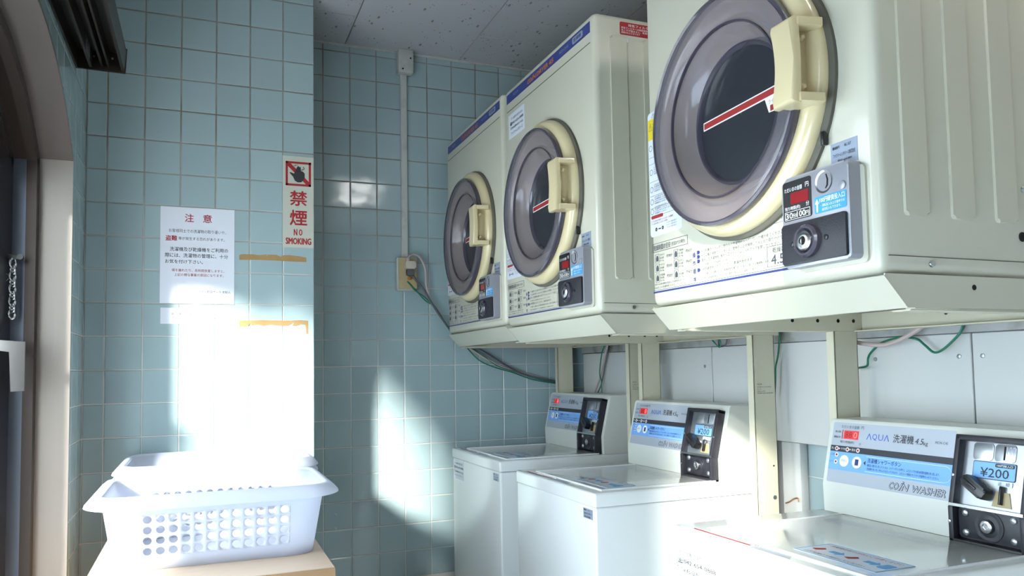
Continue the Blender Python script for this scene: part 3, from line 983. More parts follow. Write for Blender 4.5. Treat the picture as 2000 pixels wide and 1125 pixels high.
# junction box, cable duct, outlet
jb = thing('junction_box', 'off-white plastic junction box where the duct meets the ceiling', 'junction box', (0.702, YB, H + 1.157))
obj('case', Shape().box(0, 0.060, 0, 0.0925, 0.0005, 0.042, 0.004), 'pvc', jb, MY)
for a, b in ((0.017, 0.013), (0.048, 0.058)):
    obj('screw', Shape().disc(a, b, 0.041, 0.0428, 0.0035, 10), 'hole', jb, MY)
dt = thing('cable_duct', 'white vertical cable duct down the blue tiled back wall', 'cable duct', (0.7165, YB, H + 0.437))
obj('duct_base', Shape().box(0.001, 0.0245, 0, 0.720, 0.0005, 0.004), 'pvc', dt, MY)
obj('duct_cover', Shape().prism([(0.0, 0.004), (0.0255, 0.004), (0.0255, 0.011), (0.0225, 0.014), (0.003, 0.014), (0.0, 0.011)], 0, 0.720), 'pvc', dt, Matrix(((1, 0, 0, 0), (0, -1, 0, 0), (0, 0, 1, 0), (0, 0, 0, 1))))
ot = thing('wall_outlet', 'yellowed wall outlet box with plugs on the back wall', 'outlet', (0.6925, YB, H + 0.308))
obj('surface_box', Shape().box(0, 0.078, 0, 0.128, 0.0005, 0.026, 0.004), 'pvc', ot, MY)
obj('cover_plate', Shape().box(0.006, 0.078, 0.007, 0.127, 0.026, 0.032, 0.0025), 'outlet', ot, MY)
tm = obj('earth_terminal', Shape().disc(0.0475, 0.047, 0.032, 0.042, 0.0085, 6, 0.001), 'copper', ot, MY)
obj('terminal_screw', Shape().disc(0.0475, 0.047, 0.042, 0.045, 0.004, 10, 0.001), 'copper', tm, MY)


def cable(name, label, pts, r, m, group=None, extra=None):
    root = thing(name, label, 'cable', (pts[0][0], pts[0][1], H + pts[0][2]), group)
    q = [(p[0] - pts[0][0], p[1] - pts[0][1], p[2] - pts[0][2]) for p in pts]
    obj('wire', Shape().tube(curve_pts(q), r, 8), m, root, ID)
    return root


CW = cable('power_cable', 'pale pink power cable with ivory plug, looping from the wall outlet', CAB_PINK, 0.0042, 'pinkc')
obj('plug', Shape().rrect(-0.011, 0.029, -0.032, -0.003, -0.008, 0.018, 0.006, bev=0.004).box(-0.006, 0.008, -0.006, 0.010, -0.006, 0.007, 0.003), 'plug', CW, MY)
CG = cable('power_cable', 'dark grey power cable with grey plug, below the ivory plug', CAB_GREY, 0.0042, 'greyc')
obj('plug', Shape().rrect(-0.014, 0.015, -0.008, 0.017, -0.003, 0.016, 0.005, bev=0.003), 'greyc', CG, MY)
cable('earth_wire', 'green earth wire from the copper terminal of the wall outlet', CAB_GREEN, 0.0024, 'green')
cable('earth_wire', 'second green earth wire twisted beside the first below the outlet', CAB_GREEN2, 0.0022, 'green')
cable('earth_wire', 'green earth wire hanging behind the farthest washing machine panel', CAB_D1, 0.0024, 'green')
cable('power_cable', 'pale pink cable hanging behind the farthest washing machine panel', CAB_D2, 0.0042, 'pinkc')
cable('power_cable', 'thin grey cable behind the farthest washing machine panel', CAB_D3, 0.0026, 'greyc')
cable('earth_wire', 'small green wire loop hanging below the middle of the cap rail', CAB_A1, 0.0022, 'green')
cable('power_cable', 'short black wire loop beside the small green loop', CAB_A2, 0.0024, 'greyc')
cable('earth_wire', 'green wire running straight down beside a beige stand post', CAB_B, 0.0026, 'green')
cable('earth_wire', 'wavy green wire under the nearest tumble dryer', CAB_C1, 0.0026, 'green')
cable('power_cable', 'pale pink cable sagging under the nearest tumble dryer', CAB_C2, 0.0050, 'pinkc')
cable('power_cable', 'black wire beside the wavy green wire under the nearest dryer', CAB_C3, 0.0026, 'greyc')


# ================================================================== TUMBLE DRYERS
# drawn on the front panel: a from its left edge, b from its lower edge, c outward
DW, DH, DD = 0.595, 0.739, 0.50


def make_dryer(label, loc):
    t = thing('tumble_dryer', label, 'tumble dryer', loc, 'coin tumble dryers on stands')
    # cabinet with rounded front edges
    s = Shape()
    s.box(0, DW, 0.0, DH, -DD, 0)
    ed = [e for e in s.bm.edges if all(v.co.z > -0.001 for v in e.verts)]
    ed += [e for e in s.bm.edges if abs(e.verts[0].co.z - e.verts[1].co.z) > 0.1]
    bmesh.ops.bevel(s.bm, geom=ed, offset=0.016, segments=4, profile=0.5, affect='EDGES')
    # round opening for the door bowl in the front sheet
    ff = max(s.bm.faces, key=lambda f: f.calc_area() if f.normal.z > 0.9 else 0)
    rim = list(ff.edges)
    s.bm.faces.remove(ff)
    cv = [s.bm.verts.new((0.286 + 0.150 * math.cos(2 * math.pi * i / 48), 0.325 + 0.150 * math.sin(2 * math.pi * i / 48), 0)) for i in range(48)]
    ce = [s.bm.edges.new((cv[i], cv[(i + 1) % 48])) for i in range(48)]
    bmesh.ops.triangle_fill(s.bm, edges=rim + ce, use_beauty=True, normal=(0, 0, 1))
    body = obj('cabinet', s, 'enamel', t)
    obj('panel_groove', Shape().box(0.022, DW - 0.018, 0.6655, 0.6675, -0.001, 0.0007), 'shadowgap', body)
    obj('base_seam', Shape().box(-0.0005, DW + 0.0005, 0.0245, 0.0258, -DD + 0.01, -0.012), 'shadowgap', body)
    # embossed ribs on the near side
    MS = Matrix.Translation((0, -DW, 0)) @ MY          # side panel: a = depth behind the front, b = height, c outward
    for i in range(5):
        x = 0.044 + i * 0.093
        obj('side_rib', Shape().rrect(x, x + 0.046, 0.083, 0.683, -0.001, 0.0045, 0.006, bev=0.0032, seg=1), 'enamel', body, MS)
    for x, b in ((0.093, 0.0155), (0.296, 0.138), (0.296, 0.045)):
        sc = obj('screw', Shape().disc(x, b, 0, 0.0035, 0.0052, 12, 0.0015), 'screw', body, MS)
    obj('cable_hole', Shape().disc(0.288, 0.064, 0, 0.0012, 0.0075, 14), 'hole', body, MS)
    # sloped skirt under the cabinet
    obj('front_skirt', Shape().prism([(0.0, -0.004), (0.042, -0.048), (0.056, -0.048), (0.056, -0.046), (0.043, -0.046), (0.002, -0.003)], -0.001, DW + 0.001), 'enamel', t,
        Matrix(((1, 0, 0, 0), (0, 0, -1, 0), (0, 1, 0, 0), (0, 0, 0, 1))))
    for y in (0.0, -DW):
        k = 1 if y == 0.0 else -1
        pr = Shape().prism([(0.003, -0.005), (0.0425, -0.0475), (0.46, -0.0475), (0.46, -0.0005), (0.003, -0.0005)], 0, 0.002)
        pr.box(0.06, 0.15, -0.049, -0.047, -0.016 if k < 0 else 0.002, 0.0 if k < 0 else 0.018)
        sk = obj('side_skirt', pr, 'enamel', t, Matrix.Translation((0, y + (0.002 if k < 0 else -0.0), 0)) @ MY)
        if k < 0:
            obj('skirt_hole', Shape().disc(0.178, -0.0165, 0.002, 0.0026, 0.0042, 12), 'hole', sk, Matrix.Translation((0, y + 0.002, 0)) @ MY)
    # blue title strip
    st = obj('title_strip', Shape().box(0.022, 0.578, 0.692, 0.720, 0, 0.0006), 'blue', t)
    s = Shape().coin_word(0.186, 0.247, 0.6985, 0.7105, 0.001, 0.06, 0.22).text('DRYER', 0.255, 0.331, 0.6985, 0.7105, 0.001, 0.06, 0.22).text('45', 0.338, 0.366, 0.6985, 0.7105, 0.001, 0.06, 0.22)
    obj('orange_lettering', s, 'orange', st)
    s = Shape().text('AQUA', 0.075, 0.118, 0.701, 0.711, 0.001, 0.01).text('MCD-CK45', 0.405, 0.458, 0.703, 0.710, 0.001)
    obj('faint_lettering', s, 'pale_ink', st)
    obj('badge', Shape().rrect(0.482, 0.540, 0.698, 0.7145, 0.0006, 0.0010, 0.005), 'greylabel', st)
    obj('badge_lettering', Shape().text('乾燥機', 0.490, 0.532, 0.701, 0.7115, 0.0013, 0.01), 'navy', st)

    # ---- round door
    RC, GC, V = 0.2975, 0.286, 0.325
    ring = obj('door', Shape().lathe(RC, V, [(0.2225, 0.004), (0.2235, 0.012), (0.221, 0.020), (0.214, 0.0265), (0.204, 0.029), (0.192, 0.0285), (0.186, 0.022), (0.165, 0.012), (0.150, 0.002), (0.140, -0.016), (0.127, -0.022)], 80), 'cream', t)
    obj('door_gap_shade', Shape().lathe(RC + 0.004, V - 0.002, [(0.2285, 0.0), (0.2285, 0.006), (0.2235, 0.0095), (0.19, 0.0095)], 80), 'shadowgap', ring)  # dark ring set right and down, painted shade of the door gap
    obj('glass_rim', Shape().lathe(GC, V, [(0.1985, 0.024), (0.2025, 0.027), (0.2045, 0.034), (0.2030, 0.0405), (0.1990, 0.0425), (0.1955, 0.0405)], 80), 'gasket', ring)
    obj('door_glass', Shape().lathe(GC, V, [(0.197, 0.040), (0.186, 0.0425), (0.172, 0.041), (0.160, 0.036), (0.152, 0.026), (0.144, 0.012), (0.134, -0.003), (0.124, -0.012)], 80), 'smoke', ring)
    obj('bowl_step', Shape().lathe(GC, V, [(0.1535, 0.0295), (0.1525, 0.0315), (0.1500, 0.0310), (0.1490, 0.0265)], 72), 'gasket', ring)
    obj('inner_ring', Shape().lathe(GC, V, [(0.1265, -0.012), (0.1250, -0.0085), (0.1220, -0.0085), (0.1195, -0.012), (0.1180, -0.0165)], 72), 'gasket', ring)
    obj('drum_window', Shape().lathe(GC, V, [(0.119, -0.0165), (0.060, -0.0160), (0.001, -0.0158)], 64), 'drum', ring)
    s = Shape().prism([(0.176, 0.3400), (0.176, 0.3240), (0.395, 0.3300), (0.395, 0.3460)], -0.0156, -0.0150)
    sk = obj('door_sticker', s, 'white', ring)
    obj('sticker_stripe', Shape().prism([(0.1785, 0.3376), (0.1785, 0.3264), (0.395, 0.3324), (0.395, 0.3436)], -0.0150, -0.0146), 'redink', sk)
    tg = obj('sticker_tag', Shape().prism([(0.350, 0.3285), (0.384, 0.3296), (0.382, 0.3025), (0.359, 0.3035)], -0.0156, -0.0151), 'white', ring)
    obj('tag_print', Shape().box(0.363, 0.380, 0.305, 0.315, -0.0151, -0.0148).text('ライン', 0.359, 0.380, 0.318, 0.325, -0.0148), 'redink', tg)
    # handle: curved front plate on two arms
    n = 12
    hp = []
    for i in range(n + 1):
        b = 0.2625 + (0.3925 - 0.2625) * i / n
        hp.append((0.4665 + 0.010 * math.sin(math.pi * i / n), b))
    plate = [(0.514, 0.2625), (0.5165, 0.327), (0.514, 0.3925)]
    hd = obj('handle', Shape().prism(hp[::-1] + plate, 0.058, 0.072, 0.006, 3), 'cream', ring)
    for b0, b1 in ((0.2625, 0.278), (0.3775, 0.3925)):
        obj('handle_arm', Shape().prism([(0.474, 0.062), (0.474, 0.040), (0.486, 0.029), (0.520, 0.020), (0.527, 0.024), (0.518, 0.062)], b0 + 0.001, b1 - 0.001, 0.002), 'cream', hd,
            Matrix(((0, -1, 0, 0), (-1, 0, 0, 0), (0, 0, 1, 0), (0, 0, 0, 1))))
    obj('handle_back', Shape().box(0.484, 0.496, 0.276, 0.380, 0.026, 0.062, 0.003), 'cream', hd)
    for b in (0.289, 0.364):
        obj('handle_peg', Shape().lathe(0, 0, [(0.0045, 0), (0.0055, 0.010), (0.003, 0.014)], 12, True, True), 'cream', hd, MX @ Matrix.Translation((0.497, b, 0.047)) @ Matrix.Rotation(math.radians(90), 4, 'Y'))
    obj('latch', Shape().box(0.500, 0.507, 0.204, 0.226, 0.002, 0.012, 0.002), 'black', t)

    # ---- coin box
    cb = obj('coin_box', Shape().rrect(0.430, 0.566, 0.024, 0.166, 0, 0.026, 0.008, bev=0.003), 'silver', t)
    obj('wall_bracket', Shape().rrect(0.440, 0.574, 0.018, 0.160, 0, 0.004, 0.008), 'enamel', cb)
    pn = obj('display_panel', Shape().rrect(0.433, 0.4935, 0.098, 0.160, 0.026, 0.0268, 0.004), 'black', cb)
    obj('red_display', Shape().box(0.450, 0.4875, 0.123, 0.141, 0.0268, 0.0274), 'ledoff', cb)
    s = Shape().text('ただいまの金額', 0.437, 0.475, 0.1435, 0.1505, 0.0272).text('円', 0.482, 0.489, 0.1445, 0.152, 0.0272)
    s.text('残り時間(約)', 0.437, 0.470, 0.1135, 0.1205, 0.0272).text('分', 0.482, 0.489, 0.1155, 0.1225, 0.0272)
    s.text('30', 0.4385, 0.4535, 0.1015, 0.1105, 0.0272, 0.018).text('分/', 0.454, 0.462, 0.1015, 0.109, 0.0272, 0.01).text('100', 0.4625, 0.4805, 0.1015, 0.1105, 0.0272, 0.018).text('円', 0.481, 0.488, 0.1015, 0.108, 0.0272, 0.01)
    for b in ((0.4365, 0.490, 0.0995, 0.1001), (0.4365, 0.490, 0.1121, 0.1127), (0.4365, 0.4371, 0.0995, 0.1127), (0.4894, 0.490, 0.0995, 0.1127)):
        s.box(b[0], b[1], b[2], b[3], 0.0268, 0.0272)
    obj('display_lettering', s, 'white', cb)
    cs = obj('coin_dish', Shape().lathe(0.519, 0.144, [(0.0175, 0.026), (0.0172, 0.0268), (0.015, 0.0262), (0.008, 0.0245), (0.001, 0.024)], 32), 'chrome', cb)
    s = Shape().prism([(0.5225, 0.133), (0.5265, 0.137), (0.5275, 0.146), (0.5245, 0.1545), (0.5235, 0.154), (0.5255, 0.146), (0.5248, 0.138), (0.522, 0.134)], 0.025, 0.0272)
    obj('coin_slot', s, 'hole', cb)
    obj('return_button', Shape().disc(0.5545, 0.131, 0.026, 0.0285, 0.0065, 20, 0.001), 'silver', cb)
    lb = obj('coin_label', Shape().rrect(0.499, 0.561, 0.0985, 0.1235, 0.026, 0.0266, 0.003), 'cyan', cb)
    s = Shape().text('100円硬貨投入口', 0.510, 0.558, 0.1135, 0.1215, 0.027, 0.01)
    s.text('・運転投入および途中での', 0.512, 0.558, 0.1070, 0.1115, 0.027).text('追加投入もできます。', 0.514, 0.551, 0.1010, 0.1055, 0.027)
    s.prism([(0.5045, 0.1205), (0.5085, 0.113), (0.5060, 0.113), (0.5060, 0.1005), (0.5030, 0.1005), (0.5030, 0.113), (0.5005, 0.113)], 0.0266, 0.027)
    obj('coin_label_lettering', s, 'white', cb)
    obj('lock_cover', Shape().rrect(0.4315, 0.5615, 0.0285, 0.092, 0.024, 0.031, 0.004, bev=0.002), 'dark', cb)
    lk = obj('lock', Shape().lathe(0.4885, 0.060, [(0.0255, 0.031), (0.025, 0.0375), (0.022, 0.0405), (0.019, 0.0405), (0.0165, 0.036), (0.0155, 0.034)], 36), 'gasket', cb)
    obj('lock_core', Shape().lathe(0.4885, 0.060, [(0.0158, 0.033), (0.0150, 0.041), (0.012, 0.0435), (0.007, 0.0435), (0.006, 0.041), (0.001, 0.0405)], 28), 'chrome', cb)
    obj('key_slot', Shape().box(0.4873, 0.4897, 0.054, 0.066, 0.0412, 0.0440), 'hole', cb)
    for a in (0.4545, 0.5245):
        obj('cover_screw', Shape().disc(a, 0.060, 0.031, 0.0325, 0.0042, 12, 0.001), 'black', cb)

    # ---- stickers and printed instructions
    nb = obj('number_label', Shape().box(0.509, 0.560, 0.168, 0.204, 0.0, 0.0006), 'greylabel', t)
    s = Shape().text('機械番号', 0.513, 0.527, 0.1940, 0.1985, 0.001, 0.012).text('46.187', 0.5355, 0.549, 0.1945, 0.1990, 0.001)
    s.text('ファミリーレンタリース株式会社', 0.5135, 0.556, 0.1815, 0.1880, 0.001, 0.006).text('☎042-654-0888', 0.522, 0.549, 0.1735, 0.1780, 0.001, 0.01)
    obj('number_lettering', s, 'ink', nb)
    bl = obj('blue_rule', Shape().box(0.008, 0.432, 0.0275, 0.0312, 0, 0.0004).box(0.008, 0.432, 0.0330, 0.0338, 0, 0.0004), 'navy', t)
    s = Shape()
    s.text('乾燥時間の目安', 0.014, 0.075, 0.1155, 0.1275, 0.0006, 0.006).text('(室温20℃の場合)', 0.079, 0.126, 0.1165, 0.1255, 0.0006)
    for b in ((0.010, 0.134, 0.1128, 0.1136), (0.010, 0.134, 0.1302, 0.1310), (0.0095, 0.0103, 0.1128, 0.131), (0.1337, 0.1345, 0.1128, 0.131)):
        s.box(b[0], b[1], b[2], b[3], 0, 0.0006)
    for col, (a, names) in enumerate(((0.018, ('ワイシャツ', 'ブラウス', '作業着')), (0.086, ('下着(綿)', 'タオル', 'パジャマ')))):
        for row in range(3):
            b = 0.090 - row * 0.0205
            for bb in ((a, a + 0.014, b, b + 0.0006), (a, a + 0.014, b + 0.0176, b + 0.0182), (a, a + 0.0006, b, b + 0.018), (a + 0.0134, a + 0.014, b, b + 0.018)):
                s.box(bb[0], bb[1], bb[2], bb[3], 0, 0.0005)
            s.prism([(a + 0.003, b + 0.003), (a + 0.011, b + 0.003), (a + 0.0115, b + 0.010), (a + 0.0085, b + 0.015), (a + 0.0055, b + 0.015), (a + 0.0028, b + 0.010)], 0, 0.0005)
            s.text(names[row], a + 0.017, a + 0.034, b + 0.012, b + 0.017, 0.0006)
            s.text('約10枚', a + 0.017, a + 0.032, b + 0.0060, b + 0.0110, 0.0006).text('約1.7kg', a + 0.017, a + 0.032, b + 0.0005, b + 0.0050, 0.0006)
            s.text('約60分' if col else '約30分', a + 0.042, a + 0.062, b + 0.0065, b + 0.0135, 0.0006)
    s.text('乾燥する衣類の種類及び室温により乾燥時間は変わります。', 0.014, 0.128, 0.0432, 0.0472, 0.0006)
    s.text('4.5kg以上の洗濯物を入れないでください。', 0.010, 0.128, 0.0355, 0.0412, 0.0006)
    obj('drying_time_table', s, 'grey_ink', t)
    s = Shape()
    st_ = ('ドアを開きドラム内に他の人の洗濯物が入っていないか確かめてください。', 'ドラム奥の排気フィルターはご使用前に必ず掃除して元どおり取り付けてください。', '脱水した洗濯物を1枚ずつ広げてドラムに入れてドアを閉じてください。',
           '(ドアを閉じるとき洗濯物がはさまらないようにしてください)', '100円硬貨を入れてください。乾燥を始めます。', 'ドアを開けると運転は止まり乾燥状態を確かめられます。閉じれば再運転します。', '(注意)100円硬貨専用ですので他の硬貨は投入しても返却されません。')
    for i, (tx, w) in enumerate(zip(st_, (0.225, 0.250, 0.215, 0.150, 0.160, 0.205, 0.175))):
        b = 0.0885 - i * 0.0086
        h = 0.0062 if i in (0, 1, 2, 4) else 0.0050
        s.text(tx, 0.178, 0.178 + w * (1 if i < 3 else 0.92), b, b + h, 0.0006)
    for a in (0.360, 0.4255):
        s.box(a, a + 0.0005, 0.0375, 0.0715, 0, 0.0005)
    for b in (0.0375, 0.0710):
        s.box(0.360, 0.426, b, b + 0.0005, 0, 0.0005)
    s.text('乾燥容量', 0.374, 0.414, 0.0595, 0.0685, 0.0006).text('4.5', 0.370, 0.401, 0.0405, 0.0565, 0.0006, 0.012).text('kg', 0.405, 0.422, 0.0405, 0.0530, 0.0006)
    for b in (0.108, 0.1355):
        s.box(0.372, 0.428, b, b + 0.0005, 0, 0.0005)
    s.box(0.372, 0.3725, 0.108, 0.136, 0, 0.0005)
    s.text('表示中は送風運転で', 0.3875, 0.428, 0.125, 0.132, 0.0006).text('衣類を冷ましています。', 0.375, 0.428, 0.1125, 0.119, 0.0006)
    obj('instruction_text', s, 'grey_ink', t)
    s = Shape()
    for i, ch_ in enumerate('操作順序'):
        s.text(ch_, 0.150, 0.159, 0.083 - i * 0.0160, 0.093 - i * 0.0160, 0.0006, 0.01)
    for i, b in enumerate((0.0875, 0.0790, 0.0705, 0.0535)):
        s.prism([(0.164, b), (0.170, b), (0.173, b + 0.0035), (0.170, b + 0.007), (0.164, b + 0.007)], 0, 0.0005)
    s.box(0.3745, 0.3855, 0.1245, 0.1325, 0, 0.0005)
    obj('step_marks', s, 'navy', t)
    # warning label tucked under the door's left side
    wl_ = obj('warning_label', Shape().rrect(0.003, 0.118, 0.146, 0.410, 0.0, 0.0007, 0.008), 'label', t)
    obj('yellow_warning', Shape().box(0.004, 0.095, 0.352, 0.396, 0.0007, 0.001), 'yellow', wl_)
    s = Shape().text('⚠警告', 0.018, 0.060, 0.398, 0.407, 0.0011, 0.01).text('⚠', 0.007, 0.020, 0.372, 0.388, 0.0013).text('⚠注意', 0.024, 0.070, 0.302, 0.312, 0.0011, 0.01)
    for i in range(6):
        s.text('ドラムが完全に止まるまで', 0.022, 0.085, 0.388 - i * 0.0064, 0.3925 - i * 0.0064, 0.0013)
    for b in (0.314, 0.300, 0.262, 0.232, 0.206, 0.188):
        s.box(0.006, 0.100, b, b + 0.0005, 0.0007, 0.0011)
    for b in (0.334, 0.283, 0.246, 0.220, 0.199):
        s.lathe(0.0125, b, [(0.0062, 0.0011), (0.0052, 0.0011)], 16)
        for k in range(4):
            s.text('洗濯物を入れない' if k % 2 else '火災の恐れがあります', 0.022, 0.066 + 0.008 * (k % 3), b + 0.007 - k * 0.0045, b + 0.0105 - k * 0.0045, 0.0011)
    s.lathe(0.026, 0.160, [(0.004, 0.0011), (0.001, 0.0011)], 12).lathe(0.050, 0.160, [(0.0038, 0.0011), (0.001, 0.0011)], 12)
    s.box(0.034, 0.043, 0.1588, 0.1612, 0.0007, 0.0011)
    for k in range(3):
        s.text('フィルターを取り付けて', 0.064, 0.100, 0.166 - k * 0.005, 0.1695 - k * 0.005, 0.0011)
    obj('warning_print', s, 'ink', wl_)
    s = Shape().rrect(0.008, 0.052, 0.1835, 0.1905, 0.0007, 0.0011, 0.003)
    for k in range(2):
        s.text('ドラム奥の排気フィルターを掃除', 0.008, 0.088 - 0.02 * k, 0.1765 - k * 0.0055, 0.1805 - k * 0.0055, 0.0011)
    obj('red_print', s, 'redink', wl_)
    return t


D3 = make_dryer('cream coin tumble dryer nearest the camera, its top cut off by the picture', (0.88, 1.395, H + 0.126))
D2 = copy_tree(D3)
D2['label'] = 'middle cream coin tumble dryer with a red label on its side'
D2.location = (0.88, 2.22, H + 0.130)
D1 = copy_tree(D3)
D1['label'] = 'farthest cream coin tumble dryer, beside the tiled back wall'
D1.location = (0.88, 2.838, H + 0.1385)

# labels only the middle dryer has
M2 = MX
sv = obj('service_label', Shape().box(0.036, 0.160, 0.578, 0.652, 0.0, 0.0007), 'label', D2)
s = Shape().text('万一の故障やお気付きの点は', 0.058, 0.148, 0.632, 0.640, 0.0011).text('☎042-654-0888', 0.048, 0.152, 0.616, 0.627, 0.0011, 0.02)
s.text('✉info@family-r.co.jp', 0.052, 0.150, 0.602, 0.611, 0.0011, 0.01).text('ファミリーレンタリース', 0.056, 0.146, 0.586, 0.595, 0.0011, 0.015)
obj('service_lettering', s, 'ink', sv)
MS = Matrix.Translation((0, -DW, 0)) @ MY
rd = obj('filter_label', Shape().rrect(0.0735, 0.205, 0.691, 0.723, 0.0, 0.0010, 0.004), 'signred', D2, MS)
rd['label'] = 'red label with white lettering'
s = Shape().text('排気フィルター', 0.097, 0.165, 0.7125, 0.7195, 0.0014).text('排気フィルターは毎回掃除してください', 0.077, 0.190, 0.706, 0.711, 0.0014)
s.text('糸くずが詰まると、乾燥しにくくなり', 0.077, 0.190, 0.700, 0.705, 0.0014).text('故障のもとになります', 0.077, 0.130, 0.694, 0.699, 0.0014)
obj('filter_lettering', s, 'white', rd, MS)
obj('small_label', Shape().box(0.073, 0.095, 0.6715, 0.681, 0.0023, 0.0028), 'label', D2, MS)

# ------------------------------------------------------------------ stands: rear posts, arms, rear beam
def make_stand(label, yl, yr, ztop, holes):
    t = thing('dryer_stand', label, 'stand', (1.34, yl, 0), 'beige steel dryer stands')
    L = yl - yr
    for y in (0.0, -L + 0.024):
        # open channel post: narrow front lip, wide side web
        p = Shape().box(0, 0.003, y - 0.024, y, 0.0, ztop - 0.002, 0.0008, 1).box(0, 0.070, y - 0.024, y - 0.0215, 0.0, ztop - 0.002, 0.0008, 1).box(0.067, 0.070, y - 0.024, y, 0, ztop - 0.002, 0.0008, 1)
        po = obj('post', p, 'stand', t, ID)
        obj('arm', Shape().box(-0.40, 0.084, y - 0.026, y - 0.023, ztop - 0.003, ztop + 0.040, 0.0008, 1).box(-0.40, 0.084, y - 0.024, y + 0.006, ztop - 0.003, ztop - 0.0005), 'stand', t, ID)
        for x in holes:
            obj('bolt_hole', Shape().disc(x, ztop + 0.021, 0.0, 0.0006, 0.0042, 12), 'hole', t, Matrix.Translation((0, y - 0.026, 0)) @ MY)
    obj('rear_beam', Shape().box(0.084, 0.087, -L, 0.0, ztop - 0.003, ztop + 0.040, 0.0008, 1).box(0.060, 0.087, -L, 0.0, ztop - 0.0035, ztop - 0.001), 'stand', t, ID)
    return t


HL = (0.058, 0.012, -0.048, -0.12)
s3 = make_stand('beige steel stand under the nearest tumble dryer', 1.387, 0.812, H + 0.0775, HL)
obj('slot_hole', Shape().rrect(-0.004, 0.004, 0, 0.014, 0, 0.0006, 0.0035), 'hole', s3, Matrix.Translation((0.084, -0.245, H + 0.098)) @ MX)
s2 = make_stand('beige steel stand under the middle tumble dryer', 2.219, 1.645, H + 0.082, HL)
s1 = make_stand('beige steel stand under the farthest tumble dryer', 2.865, 2.276, H + 0.088, HL)
for st_ in (s2, s1):
    y = -0.574 + 0.024 if st_ is s2 else -0.589 + 0.024
    s = Shape().text('AQUA', 0.010, 0.026, H - 0.052, H - 0.047, 0.0006, 0.01)
    for i, w in enumerate((0.045, 0.014, 0.026, 0.050)):
        s.text('型番MCS-45定格', 0.010, 0.010 + w, H - 0.058 - i * 0.0055, H - 0.055 - i * 0.0055, 0.0006)
    obj('rating_print', s, 'grey_ink', st_, Matrix.Translation((0, y - 0.024, 0)) @ MY)
for zz, r, m in ((-0.263, 0.0022, 'hole'), (-0.345, 0.0058, 'screw')):
    obj('post_screw', Shape().disc(0.055, H + zz, 0, 0.002, r, 12, 0.0006), m, s2, Matrix.Translation((0, -0.574, 0)) @ MY)


# ================================================================== WASHING MACHINES
# front panel coordinates: a from the left edge, b from the floor, c outward; top at height T
WW, WD = 0.515, 0.53
TILT = math.atan(0.033 / 0.142)


